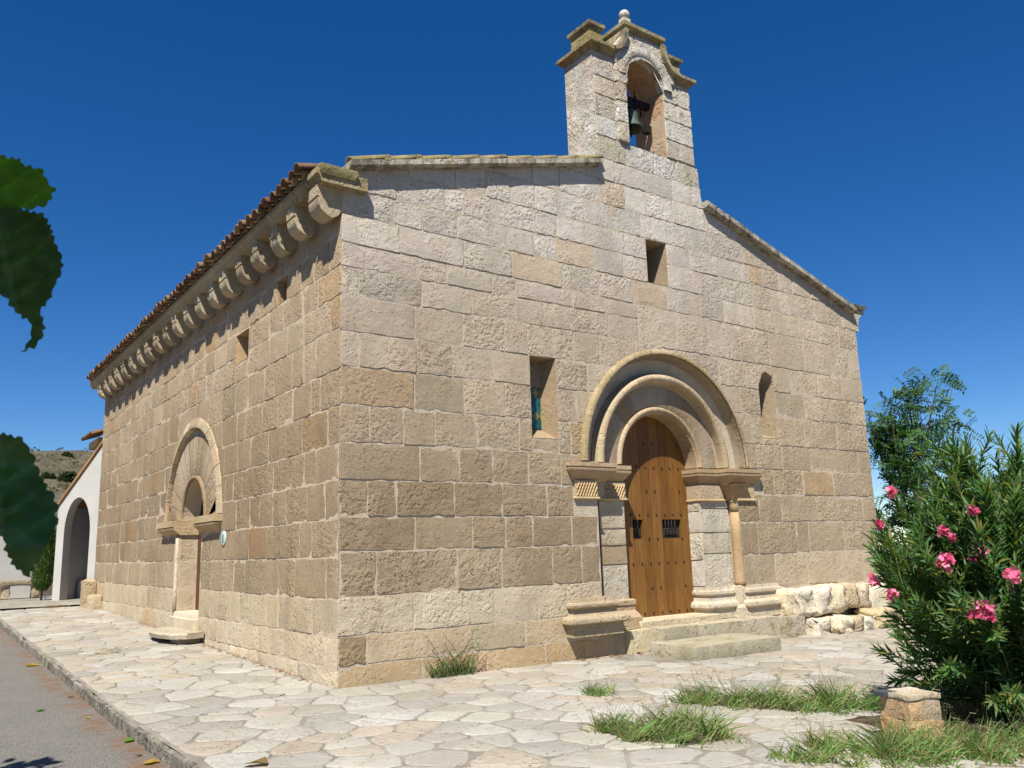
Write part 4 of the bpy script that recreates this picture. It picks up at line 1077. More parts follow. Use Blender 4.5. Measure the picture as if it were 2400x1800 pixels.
# inner jamb stones on the right of the opening (rosy)
for a, b in zip([8.05, 8.42, 8.85, 9.12], [8.42, 8.85, 9.12, 9.34]):
    vf = block_vf(rect(.01, BD-.01, a, b), lambda q, d, z: (BC+BR+d-.004, q, z), 0, rng, back=.03, step=.2, flip=True)
    MB().add(*vf, jit(rng.choice([S(206, 172, 138, 1.25), S(204, 182, 152, 1.25)]), rng), rng.random()).build('jamb_stone', M_front, gable, auto=38)
# cornices
cl = S(172, 162, 132, KF)
cprof = [(9.57, .01), (9.61, .025), (9.635, .05), (9.65, .09), (9.66, .10), (9.715, .10), (9.722, .08)]
loft('cornice', BX0, 4.86, .0, BD, [(z, (o, .02, o, o)) for z, o in cprof], M_lichen, cl, gable)
loft('cornice', 6.29, BX1, .0, BD, [(z, (.02, o, o, o)) for z, o in cprof], M_lichen, cl, gable)
loft('cornice', 5.17, 5.98, -.03, BD, [(10.13, .0), (10.17, .02), (10.20, .075), (10.215, .09), (10.285, .09), (10.295, .06)], M_lichen, cl, gable)
def ramp_mould(pts):
    V = []
    for i, (x, z) in enumerate(pts):
        t = Vector((pts[min(i+1, len(pts)-1)][0]-pts[max(i-1, 0)][0], pts[min(i+1, len(pts)-1)][1]-pts[max(i-1, 0)][1])).normalized()
        nx, nzv = -t.y, t.x
        if nzv < 0: nx, nzv = -nx, -nzv
        V += [(x, -.06, z), (x, -.13, z+.02), (x+nx*.085, -.13, z+nzv*.085), (x+nx*.085, BD+.08, z+nzv*.085), (x, BD+.08, z)]
    F = [(q*5+k, q*5+(k+1) % 5, (q+1)*5+(k+1) % 5, (q+1)*5+k) for q in range(len(pts)-1) for k in range(5)]
    F += [(0, 1, 2, 3, 4), tuple((len(pts)-1)*5+k for k in (4, 3, 2, 1, 0))]
    return V, F
rp = [(4.86, 9.635), (4.98, 9.69), (5.08, 9.80), (5.14, 9.95), (5.18, 10.12)]
for pts in (rp, [(2*BC-x, z) for x, z in rp]):
    MB().add(*ramp_mould(pts), S(176, 164, 130, KF), rng.random()).build('raking_cornice', M_coping, gable, recalc=True)
for a, b in ((4.50, 4.76), (6.39, 6.65)):
    loft('pinnacle', a, b, .12, .60, [(9.72, .015), (10.06, .0)], M_lichen, S(172, 156, 108, KF), gable)
    loft('pinnacle_cap', a, b, .12, .60, [(10.06, .0), (10.085, .02), (10.11, .05), (10.17, .055), (10.20, .0), (10.22, -.06)], M_coping, S(160, 150, 116, KF), gable)
    V, F = lathe_vf([(.05, 10.23), (.055, 10.28), (.03, 10.31), (.0, 10.315)], 10, ((a+b)/2, .36, 0))
    MB().add(V, F, S(210, 205, 192, KF), .3).build('finial_stump', M_white, gable, True)
loft('pedestal', 5.28, 5.87, .08, .64, [(10.30, .02), (10.42, -.10), (10.58, -.185), (10.70, -.215), (10.74, -.215)], M_white, S(196, 188, 168, KF), gable)
V, F = lathe_vf([(.05, 10.72)]+[(.097*math.sin(a), 10.825-.097*math.cos(a)) for a in [math.pi*(.15+.85*k/9) for k in range(10)]], 16, (BC, .36, 0))
MB().add(V, F, S(206, 202, 190, KF), .4).build('ball_finial', M_white, gable, True)

# ------------------------------------------------------------------ the bell
bell = empty('bell', (BC, .36, 9.2), label='small green bronze bell hanging in the gable opening', cat='bell')
V, F = lathe_vf([(.0, -.235), (.07, -.24), (.11, -.255), (.122, -.29), (.128, -.38), (.142, -.47), (.172, -.53), (.215, -.575), (.22, -.59), (.205, -.60), (.19, -.59), (.15, -.53), (.12, -.45), (.10, -.30), (.0, -.27)], 24)
MB().add(V, F).build('bell_body', M_bronze, bell, True, recalc=True)
MB().add(*tube_vf([(0, 0, -.3), (0, .01, -.62), (0, .01, -.74)], [.012, .022, .012], 8)).build('clapper', M_iron, bell, True)
yk = MB(); yk.add(*box_vf(-.44, .44, -.05, .05, -.10, .0)); yk.add(*box_vf(-.12, .12, -.055, .055, -.22, -.08)); yk.build('yoke', M_iron, bell)
for x in (-.09, .09):
    MB().add(*tube_vf([(x, -.06, .04), (x, -.06, -.26)], .012, 6)).build('strap', M_iron, bell)
MB().add(*tube_vf([(.05, -.07, .12), (.05, -.07, -.1)], .012, 6)).build('strap', M_iron, bell)
MB().add(*tube_vf([(.20, -.05, -.02), (.21, -.05, -.5), (.30, -.05, -.52)], .016, 6)).build('hammer_arm', M_iron, bell)
MB().add(*box_vf(.26, .40, -.10, .0, -.60, -.46)).build('hammer_box', M_iron, bell)

# ================================================================== ANNEX BEHIND
rng = random.Random(3)
ann = empty('porch', (0.1, 15.2, .4), label='white plastered lean-to porch with open archway behind the chapel', cat='porch')
wd = Vector((-.72, .69, 0)).normalized(); wn_ = Vector((-wd.y, wd.x, 0)); wn_ = Vector((-.69, -.72, 0)).normalized()
A0 = Vector((.18, 15.0, 0))
def AP(s, d, z): q = A0+wd*s-wn_*d; return (q.x-.1, q.y-15.2, z-.4)
Lw = 1.38
outl = [(-.3, .2), (Lw, .2), (Lw, 2.95), (-.3, 5.27)]
hl = [(.43, .21), (1.17, .21)]+[(.80+.37*math.cos(math.pi*i/22), 2.25+.93*math.sin(math.pi*i/22)) for i in range(23)]
rv, F = cdt_sheet(outl, [hl])
m = MB(); m.add([AP(p.x, 0, p.y) for p in rv], F); m.add([AP(p.x, .30, p.y) for p in rv], F)
k = len(hl); m.add([AP(a, 0, b) for a, b in hl]+[AP(a, .30, b) for a, b in hl], [(i, (i+1) % k, (i+1) % k+k, i+k) for i in range(k)])
m.add([AP(Lw, 0, .2), AP(Lw, .30, .2), AP(Lw, .30, 2.95), AP(Lw, 0, 2.95)], [(0, 1, 2, 3)])
m.build('wall', M_plaster, ann)
# inside: back wall, roof
MB().add([AP(-.3, 1.5, .2), AP(Lw, 1.5, .2), AP(Lw, 1.5, 3.0), AP(-.3, 1.5, 5.2)], [(0, 1, 2, 3)]).build('back_wall', simple_mat('shade_tan_plaster', S(176, 156, 136, 1.2), .9), ann)  # tan colour carries the brown shade inside the porch
MB().add([AP(Lw, .30, .2), AP(Lw, 1.55, .2), AP(Lw, 1.55, 2.95), AP(Lw, .30, 2.95)], [(0, 1, 2, 3)]).build('end_wall', M_plaster, ann)
rf = MB(); V = []
for s, z in ((-.3, 5.28), (Lw+.08, 2.86)):
    for zz in (0, .09): V += [AP(s, -.05, z+zz), AP(s, 1.6, z+zz)]
rf.add(V, [(0, 1, 5, 4), (2, 6, 7, 3), (0, 4, 6, 2), (1, 3, 7, 5), (4, 5, 7, 6), (0, 2, 3, 1)], S(176, 130, 92, KS), .3)
rf.build('roof_edge', M_tile, ann, recalc=True)
MB().add([AP(a_, b_, z_) for z_ in (.5, .98) for a_, b_ in ((0, .9), (1.3, .9), (1.3, 1.45), (0, 1.45))], [(3, 2, 1, 0), (4, 5, 6, 7), (0, 1, 5, 4), (1, 2, 6, 5), (2, 3, 7, 6), (3, 0, 4, 7)]).build('inner_bench', M_plaster, ann, recalc=True)
# apse eaves peeping out behind the corner
ea = empty('apse_eaves', (.05, 15.6, 4.8), church)
ea['label'] = 'short tiled eaves behind the rear corner'
MB().add(*box_vf(-.10, .6, -.2, 1.2, -.22, -.02), S(196, 168, 132, KS), .4).build('eaves_stone', M_smooth, ea)
for k in range(7):
    o = bpy.data.objects.new('cover_tile', cov[k % 5]); o.location = (-.30, -.3+.22*k, .02); o.rotation_euler = (0, -.33, 0); link(o, ea)

yw = empty('yard_wall', (-3, 19.6, .4), label='low white plastered yard wall behind the stone bench', cat='wall')
MB().add(*box_vf(-4, 2.2, 0, .3, -.4, 2.45)).build('wall', M_plaster, yw)
MB().add(*box_vf(-4.05, 2.25, -.05, .35, 2.45, 2.53), S(176, 130, 92, KS), .2).build('coping', M_tile, yw)
MB().add(*box_vf(-6, 1.6, 0, .0+5.0, 0, .12)).v
yard = grid_sheet('yard', [-9, -6, -4, -2.3, -1, 0, .6], [15.15, 15.4, 17, 19, 20.5], lambda x, y: .44+(.10 if y > 15.3 else 0), M_mortar_pave, kind='structure')
bench = empty('stone_bench', (-1.35, 18.6, .54), label='rough stone slab bench against the white yard wall', cat='bench')
def rel_block(name, parent, x0, x1, y0, y1, z0, z1, c, mat, amp):
    o = step_block(x0, x1, y0, y1, z0, z1, c, parent, mat, name, amp=amp); return o
rel_block('seat', bench, -.62, .62, -.25, .25, .36, .52, S(214, 196, 166, KG), M_white, .03)
rel_block('leg', bench, -.40, -.18, -.2, .2, 0, .37, S(196, 180, 152, KS), M_white, .03)
rel_block('leg', bench, .34, .56, -.2, .2, 0, .37, S(196, 180, 152, KS), M_white, .03)

# ================================================================== VEGETATION
def leaf_vf(base, d, nrm, L_, w_, fold=.25, curl=.15, segs=3):
    """lance-shaped leaf folded along its midrib"""
    d = d.normalized(); side = d.cross(nrm).normalized(); nrm = side.cross(d).normalized()
    V = []; F = []
    for i in range(segs+1):
        t = i/segs; wv = w_*math.sin(math.pi*min(.97, .12+.88*t))**.8 if i < segs else 0
        c = base+d*L_*t-nrm*curl*L_*t*t
        if i == segs: V.append(c)
        else: V += [c-side*wv*.5+nrm*fold*wv, c, c+side*wv*.5+nrm*fold*wv]
    for i in range(segs-1):
        a = i*3; F += [(a, a+1, a+4, a+3), (a+1, a+2, a+5, a+4)]
    a = (segs-1)*3; F += [(a, a+1, a+3), (a+1, a+2, a+3)]
    return V, F
def rv3(rng): 
    while True:
        v = Vector((rng.uniform(-1, 1), rng.uniform(-1, 1), rng.uniform(-1, 1)))
        if .05 < v.length < 1: return v.normalized()

# --- oleander
rng = random.Random(77)
OC = Vector((3.58, -5.78, 0))
ole = empty('oleander', OC, label='large oleander shrub with pink flower clusters at the right edge', cat='shrub')
fol = MB(); stm = MB(); singles = []; tips = []
GL = [(.068, .150, .036), (.048, .112, .028), (.092, .185, .048), (.125, .205, .085), (.060, .135, .055), (.105, .18, .04), (.16, .16, .04)]
camrel = CAM-OC
def whorls(path, rng, n0, step, Lm):
    tot = sum((path[i+1]-path[i]).length for i in range(len(path)-1))
    s = tot*n0; ph = rng.uniform(0, 6)
    while s <= tot:
        acc = 0
        for i in range(len(path)-1):
            l = (path[i+1]-path[i]).length
            if acc+l >= s-1e-6: break
            acc += l
        t = (s-acc)/l; p = path[i].lerp(path[i+1], min(1, t)); ax = (path[i+1]-path[i]).normalized()
        a = ax.cross(Vector((0, .3, 1)) if abs(ax.z) < .9 else Vector((1, 0, 0))).normalized(); b2 = ax.cross(a)
        ph += 1.05; fr = s/tot
        for k in range(3):
            th = ph+2.094*k+rng.uniform(-.3, .3); o = a*math.cos(th)+b2*math.sin(th)
            d = o*(.95-.45*fr)+ax*(.45+.6*fr)+Vector((0, 0, -.06)); L_ = Lm*rng.uniform(.75, 1.2)
            c = jit(rng.choice(GL), rng, .18, .06); nr = (ax-o*.2)
            vf = leaf_vf(p, d, nr, L_, L_*.175, .22, rng.uniform(.0, .22))
            singles.append(((p+d.normalized()*L_*.5), vf, c))
        s += step
for i in range(185):
    az = rng.uniform(0, 2*math.pi); rr = math.sqrt(rng.random()); lean = rr*1.12
    H = 2.36*math.sqrt(max(.05, 1-(rr*.86)**2))*rng.uniform(.62, 1.04)
    if i < 62: H = rng.uniform(.12, 1.0); lean = rng.uniform(.5, 1.1)
    b0 = Vector((math.cos(az)*rr*.38, math.sin(az)*rr*.38, 0)); tip = Vector((math.cos(az)*lean, math.sin(az)*lean, H))
    mid = b0.lerp(tip, .5)+Vector((-math.cos(az)*.12, -math.sin(az)*.12, .16))
    path = [((1-t)**2)*b0+2*t*(1-t)*mid+t*t*tip for t in [k/6 for k in range(7)]]
    path = [p+Vector((rng.uniform(-.02, .02), rng.uniform(-.02, .02), 0)) for p in path]
    stm.add(*tube_vf(path, [.012, .011, .010, .009, .008, .006, .005], 5, False), (.10, .13, .05))
    whorls(path, rng, .22, .036, .135)
    tips.append(path[-1])
    for q in range(2):
        j = rng.randint(3, 5); s0 = path[j]; dd = (path[j+1 if j < 6 else j]-path[j-1]).normalized()+rv3(rng)*.75; e = s0+dd.normalized()*rng.uniform(.25, .45); e.z += .08
        p2 = [s0, s0.lerp(e, .5)+Vector((0, 0, .03)), e]; stm.add(*tube_vf(p2, [.007, .006, .004], 5, False), (.12, .16, .05)); whorls(p2, rng, .25, .040, .12); tips.append(e)
stm.build('stem', M_stem, ole, True)
cd = Vector((camrel.x, camrel.y, camrel.z)); 
singles.sort(key=lambda t: (t[0]-cd).length)
for i, (c0, vf, c) in enumerate(singles):
    if i < 260: MB().add(*vf, c).build('leaf', M_leaf, ole)
    else: fol.add(*vf, c)
fol.build('foliage', M_leaf, ole, False, kind='stuff')
# flower clusters, on the outside of the bush towards the viewer
PK = [(.60, .10, .22), (.68, .17, .30), (.50, .06, .15), (.74, .28, .38)]
def view_point(px, py, dist):
    x = (px-1200)/1975.24; yv = -(py-900)/1975.24
    return CAM+(fw+rt2*x+up2*yv)*dist
fl = [(2092, 1165, 7.5, 1.0), (2074, 1238, 7.4, .85), (2056, 1375, 7.2, .9), (2050, 1420, 7.2, .85), (2240, 1302, 6.45, 1.05), (2292, 1342, 6.4, 1.1), (2362, 1362, 6.4, 1.0), (2394, 1405, 6.4, .9), (2290, 1425, 6.4, 1.0), (2325, 1455, 6.4, 1.1), (2282, 1225, 6.6, .6), (2190, 1250, 6.8, .5), (2220, 1262, 6.7, .4)]
for px, py, dist, s in [(a_, b_, c_, d_*(.8 if a_ > 2150 else .6)) for a_, b_, c_, d_ in fl]:
    def score(t):        # the shoot tip that shows nearest to this place, on the near side of the bush
        q = t+OC-CAM; dz_ = q.dot(fw); return math.hypot(1200+1975.24*q.dot(rt2)/dz_-px, 900-1975.24*q.dot(up2)/dz_-py)+60*max(0, dz_-dist)
    tip = min(tips, key=score); tips.remove(tip); P = tip+(CAM-OC-tip).normalized()*.10+Vector((0, 0, .04)); m = MB()
    for k in range(int(17*s)+4):
        c = P+rv3(rng)*.085*s*rng.uniform(.2, 1); fd = (rv3(rng)+cd.normalized()*.9+Vector((0, 0, .5))).normalized()
        a = fd.cross(rv3(rng)).normalized(); b2 = fd.cross(a); pc = jit(rng.choice(PK), rng, .1, .05)
        for q in range(5):
            th = q*1.2566+rng.uniform(-.1, .1); o = a*math.cos(th)+b2*math.sin(th); t_ = fd.cross(o); r = .027
            m.add([c, c+o*r*.8+t_*r*.55+fd*.006, c+o*r*1.25+fd*.003, c+o*r*.8-t_*r*.55+fd*.006], [(0, 1, 2), (0, 2, 3)], pc)
    m.build('flower_cluster', M_petal, ole)
    MB().add(*tube_vf([tip, tip.lerp(P, .6)+Vector((0, 0, .02)), P], [.004, .0035, .003], 4, False), (.10, .14, .05)).build('flower_stalk', M_stem, ole, True)

# --- trees behind the church
def feather_tree(name, base, H, label, seed, spread, lean, nspray, col, reach=1.0, cat='tree', group=None):
    rng = random.Random(seed)
    t = empty(name, base, label=label, cat=cat, group=group)
    tr = MB(); fo = MB(); ends = []
    trunk = [Vector((0, 0, -.3)), Vector((lean*.05, 0, H*.16)), Vector((lean*.15, .05, H*.32)), Vector((lean*.3, .1, H*.5))]
    tr.add(*tube_vf(trunk, [.16, .13, .11, .07], 8))
    for i in range(15):
        s = trunk[rng.choice([1, 2, 2, 3, 3])]; az = rng.uniform(0, 2*math.pi)
        e = Vector((math.cos(az)*spread*rng.uniform(.4, 1)+lean*.5, math.sin(az)*spread*rng.uniform(.4, 1), H*rng.uniform(.35, 1.0)))
        mid = s.lerp(e, .5)+Vector((rng.uniform(-.3, .3), rng.uniform(-.3, .3), rng.uniform(.0, .4)))
        path = [((1-q)**2)*s+2*q*(1-q)*mid+q*q*e for q in [k/5 for k in range(6)]]
        tr.add(*tube_vf(path, [.05, .042, .034, .026, .018, .008], 5, False)); ends += path[2:]+[path[-1], path[-1]]
        for q in range(3):
            b0 = path[rng.randint(2, 4)]; e2 = b0+Vector((rng.uniform(-.9, .9)+lean*.2, rng.uniform(-.9, .9), rng.uniform(-.1, .7)))*reach
            tr.add(*tube_vf([b0, b0.lerp(e2, .5)+Vector((0, 0, .06)), e2], [.02, .013, .006], 4, False)); ends += [b0.lerp(e2, .6), e2, e2]
    tr.build('trunk', M_bark, t, True)
    for i in range(nspray):
        b0 = rng.choice(ends)+rv3(rng)*.20; d = (rv3(rng)+Vector((lean*.35, 0, .25))).normalized(); Lr = rng.uniform(.28, .58)
        sd_ = d.cross(rv3(rng)).normalized(); nr = d.cross(sd_); c0 = jit(rng.choice(col), rng, .2, .06)
        for k in range(8):
            p = b0+d*Lr*(k+1)/8-Vector((0, 0, .12*(k/8)**2))
            for s in (-1, 1):
                ld = (sd_*s+d*.35+rv3(rng)*.15).normalized(); l = rng.uniform(.08, .14); wv = l*.42; wd_ = d*wv
                fo.add([p, p+ld*l*.55+wd_*.5, p+ld*l, p+ld*l*.55-wd_*.5], [(0, 1, 2, 3)], c0)
    fo.build('crown', M_leaf, t, False, kind='stuff')
    return t
TG = [(.060, .135, .030), (.044, .102, .028), (.085, .165, .04), (.032, .078, .025)]
feather_tree('feathery_tree', (16.9, 2.4, -.3), 6.0, 'wind-blown feathery tree rising behind the right corner of the chapel', 8, 1.9, 1.3, 980, TG)
feather_tree('feathery_tree', (17.5, -.6, -.5), 3.7, 'lower feathery tree behind the oleander near the chapel corner', 9, 1.7, .5, 1000, TG)
feather_tree('feathery_tree', (22.5, -2.5, -.6), 4.7, 'feathery tree half hidden behind the oleander at far right', 12, 1.8, .2, 700, TG)

# --- cypress by the porch
rng = random.Random(31)
cyp = empty('cypress', (-.98, 16.6, .54), label='slim young cypress tied to a stake in front of the porch', cat='tree')
MB().add(*tube_vf([(0, 0, -.05), (0, 0, .5), (0, 0, 2.3)], [.03, .028, .015], 6), (.2, .2, .2)).build('trunk', M_bark, cyp, True)
MB().add(*tube_vf([(.09, -.05, -.05), (.09, -.05, 1.3)], .016, 6)).build('stake', M_plaster, cyp, True)
fo = MB()
for i in range(5200):
    z = .22+2.35*rng.random()**.9; t = (z-.22)/2.35; rad = .27*min(1, (t+.02)*7)**.5*(1-t**3.2)**.8
    az = rng.uniform(0, 6.283); r = rad*math.sqrt(rng.uniform(.3, 1)); p = Vector((math.cos(az)*r, math.sin(az)*r, z))
    d = Vector((math.cos(az)*.35, math.sin(az)*.35, 1))+rv3(rng)*.25
    vf = leaf_vf(p, d, Vector((math.cos(az), math.sin(az), -.3)), rng.uniform(.07, .13), .028, .2, 0, 2)
    fo.add(*vf, jit(rng.choice([(.060, .110, .020), (.045, .09, .018), (.10, .15, .03)]), rng, .15))
fo.build('crown', M_leaf, cyp, False, kind='stuff')

# --- scrub on the hill
rng = random.Random(15)
sc_ = MB()
def bush(mb, P, r, n, col, rng):
    for i in range(n):
        q = rv3(rng); q.z = abs(q.z)*.8; p = P+q*r*rng.uniform(.5, 1)
        d = (q+rv3(rng)*.6).normalized(); s = r*.28; a = d.cross(rv3(rng)).normalized()*s; b2 = d*s
        mb.add([p-a, p+b2, p+a, p-b2*.6], [(0, 1, 2, 3)], jit(col, rng, .2))
for i in range(1300):
    x = rng.uniform(-30, 60); y = rng.uniform(70, 215); z = hill_z(x, y)
    bush(sc_, Vector((x, y, z)), rng.uniform(.25, .75), 9, rng.choice([(.12, .11, .055), (.16, .14, .075), (.085, .09, .04)]), rng)
sc_.build('hill_scrub', M_grass, None, False, kind='stuff', label='low dry scrub scattered over the hillside', cat='scrub')
def hill_at(px, py):
    x = (px-1200)/1975.24; yv = -(py-900)/1975.24; d = (fw+rt2*x+up2*yv)
    for k in range(1, 900):
        P = CAM+d*(k*.35+40)
        if P.y > 48 and P.z < hill_z(P.x, P.y): return P
    return None
for (px, py, r, lab) in ((158, 1070, .9, 'dark round bush near the top of the hill'), (160, 1126, 1.3, 'dark bush on the hillside above the porch roof'), (112, 1120, .9, 'dark bush on the hillside above the cypress')):
    P = hill_at(px, py)
    if P is None: continue
    o = empty('hill_bush', P, label=lab, cat='bush', group='dark bushes on the hill'); m = MB(); bush(m, Vector((0, 0, 0)), r, 150, (.045, .06, .028), rng); m.build('foliage', M_grass, o)

def soil_patch(name, c, rx, ry, ang):
    rg = random.Random(int(c[0]*100)); m = MB(); V = [(c[0], c[1], ground_z(*c)+.030)]; n = 40
    for ring, k in ((.6, .026), (1.0, -.004)):
        for i in range(n):
            a = 2*math.pi*i/n; r = ring*(1+.28*nz(math.cos(a)+c[0], math.sin(a)+c[1], 0, 2.2)+.1*nz(math.cos(a)*3, math.sin(a)*3, c[0], 3)); ex, ey = math.cos(a)*r*rx, math.sin(a)*r*ry
            x = c[0]+ex*math.cos(ang)-ey*math.sin(ang); y = c[1]+ex*math.sin(ang)+ey*math.cos(ang); V.append((x, y, ground_z(x, y)+k))
    F = [(0, 1+i, 1+(i+1) % n) for i in range(n)]+[(1+i, 1+n+i, 1+n+(i+1) % n, 1+(i+1) % n) for i in range(n)]
    m.add(V, F); m.build(name, M_earth, None, True, kind='structure')
soil_patch('soil', (3.6, -6.0), 1.7, 1.25, -.75)
soil_patch('soil', (.92, -4.2), .55, .30, -1.03)
soil_patch('soil', (2.75, -4.05), .80, .36, -.9)
# --- grass growing in the joints of the paving
def grass_clump(c, rx, ry, n, h, label, seed, cmix=0.0, seed_heads=.12, ang=0.0):
    rng = random.Random(seed); m = MB(); base = Vector((c[0], c[1], ground_z(*c)))
    t = empty('grass_clump', base, label=label, cat='grass', group='grass tufts growing through the paving')
    subs = []
    for i in range(max(5, int(26*rx*ry/.25))):
        a = rng.uniform(0, 6.283); r = math.sqrt(rng.random()); subs.append((math.cos(a)*r*rx, math.sin(a)*r*ry, rng.uniform(.4, 1.15), rng.uniform(.025, .085), r))
    for i in range(int(n*.8)):
        sx_, sy_, sh_, sw_, r = rng.choice(subs); ex, ey = sx_+rng.gauss(0, sw_), sy_+rng.gauss(0, sw_)
        p = Vector((ex*math.cos(ang)-ey*math.sin(ang), ex*math.sin(ang)+ey*math.cos(ang), -.01))
        hh = h*sh_*rng.uniform(.35, 1.0)*(1-.25*r*r); az = rng.uniform(0, 6.283); ln = rng.uniform(.15, 1.0)
        d = Vector((math.cos(az)*ln, math.sin(az)*ln, 1)).normalized(); sd_ = d.cross(Vector((math.cos(az+1), math.sin(az+1), .2))).normalized()
        wv = rng.uniform(.0035, .0075); droop = rng.uniform(.1, .8)*hh
        col = jit(rng.choice([(.135, .240, .060), (.175, .270, .075), (.100, .180, .048), (.26, .25, .11)] if rng.random() > cmix else [(.30, .24, .11), (.24, .20, .09)]), rng, .2)
        pts = [p+d*hh*s+Vector((math.cos(az)*droop*s*s*.6, math.sin(az)*droop*s*s*.6, -droop*s*s*.5)) for s in (0, .4, .75, 1)]
        V = []
        for s, q in zip((1, .9, .6), pts[:3]): V += [q-sd_*wv*s, q+sd_*wv*s]
        V.append(pts[3])
        m.add(V, [(0, 1, 3, 2), (2, 3, 5, 4), (4, 5, 6)], col)
        if rng.random() < seed_heads:        # drooping seed head on a taller stalk
            e = pts[3]; st_ = p+d*hh*1.5; hd = st_+Vector((math.cos(az)*.05, math.sin(az)*.05, -.01))
            m.add([p-sd_*.0015, p+sd_*.0015, st_+sd_*.001, st_-sd_*.001], [(0, 1, 2, 3)], (.16, .16, .07))
            for k in range(3): m.add([st_.lerp(hd, k/3)-sd_*.005, st_.lerp(hd, k/3+.2)+Vector((0, 0, .005)), st_.lerp(hd, k/3)+sd_*.005, st_.lerp(hd, k/3-.3)], [(0, 1, 2, 3)], (.20, .19, .10))
    m.build('blades', M_grass, t, False, kind='stuff')
    return t
grass_clump((.88, -4.12), .58, .34, 1300, .37, 'large grass tuft in the paving, nearest the middle of the picture', 1, .10, ang=-1.03)
grass_clump((.86, -4.42), .40, .22, 260, .18, 'low straggling grass on the near side of the large middle tuft', 11, .25, ang=-.75)
grass_clump((2.48, -3.66), .50, .34, 1150, .38, 'broad grass tuft in the paving in front of the lower step', 2, .10, ang=-.75)
grass_clump((3.0, -4.40), .52, .36, 1150, .34, 'grass tuft in the paving beside the oleander and stone pedestal', 3, .06, ang=-.75)
grass_clump((1.80, -2.30), .20, .13, 220, .24, 'smallest grass tuft, alone in the paving near the weeds', 4, .05, ang=-.75)
grass_clump((1.58, -5.72), .80, .36, 2000, .36, 'dense grass bank at the foot of the stone pedestal', 5, .14, ang=-.75)
grass_clump((2.45, -6.20), .75, .45, 1800, .34, 'grass under the oleander at the bottom right corner', 6, .10, ang=-.75)
# weeds at the wall foot
rng = random.Random(8)
wt = empty('weed_tuft', (1.45, -.10, ground_z(1.45, -.1)), label='tall wiry weeds growing at the foot of the front wall', cat='weed'); m = MB()
for i in range(130):
    p = Vector((rng.uniform(-.28, .30), rng.uniform(-.08, .05), 0)); az = rng.uniform(0, 6.283); d = Vector((math.cos(az)*.7, math.sin(az)*.4-.25, 1)).normalized()
    vf = leaf_vf(p, d, Vector((0, -1, .3)), rng.uniform(.10, .30), .010, .1, .3, 3); m.add(*vf, jit(rng.choice([(.075, .135, .035), (.05, .09, .025), (.13, .15, .06)]), rng, .2))
for i in range(16):
    az = rng.choice([rng.uniform(2.2, 4.0), rng.uniform(-.9, .9)]); l = rng.uniform(.28, .62); p = Vector((rng.uniform(-.15, .2), -.03, .02)); e = p+Vector((math.cos(az)*.6*l, -.1*l, l*rng.uniform(.55, 1.0)))
    pts = [p, p.lerp(e, .5)+Vector((0, 0, .05)), e]; m.add(*tube_vf(pts, [.004, .003, .0015], 4, False), (.09, .10, .04))
    for k in range(5):
        q = pts[1].lerp(e, k/4); vf = leaf_vf(q, rv3(rng)+Vector((math.cos(az), -.3, .3)), Vector((0, -1, .2)), rng.uniform(.04, .09), .010, .1, .2, 2); m.add(*vf, (.08, .11, .04))
m.build('blades', M_grass, wt, kind='stuff')

# --- stone pedestal with a slate edge
rng = random.Random(9)
ped = empty('stone_pedestal', (2.15, -5.58, ground_z(2.1, -5.4)), label='low squat stone pedestal standing in front of the oleander', cat='pedestal'); ped.rotation_euler = (0, 0, R(-15)); ped.scale = (.64, .64, .92)
rel_block('stone', ped, -.20, .16, -.22, .02, -.05, .185, S(206, 176, 132, KF), M_smooth, .008)
rel_block('stone', ped, -.20, .16, .0, .26, -.05, .185, S(200, 164, 118, KF), M_smooth, .008)
rel_block('stone', ped, .15, .30, -.22, .26, -.05, .175, S(190, 160, 120, KF), M_smooth, .008)
rel_block('stone', ped, -.19, .02, -.21, .25, .18, .35, S(202, 168, 132, KF), M_smooth, .012)
rel_block('stone', ped, .02, .29, -.21, .25, .17, .35, S(182, 166, 142, KF), M_front, .012)
rel_block('cap', ped, -.20, .30, -.22, .10, .345, .385, S(230, 214, 184, 1.4), M_smooth, .008)
rel_block('cap', ped, -.05, .30, .10, .26, .345, .388, S(232, 222, 200, 1.4), M_smooth, .008)
MB().add(*box_vf(-.25, -.06, .10, .28, .35, .385)).build('slate_strip', M_concrete, ped)

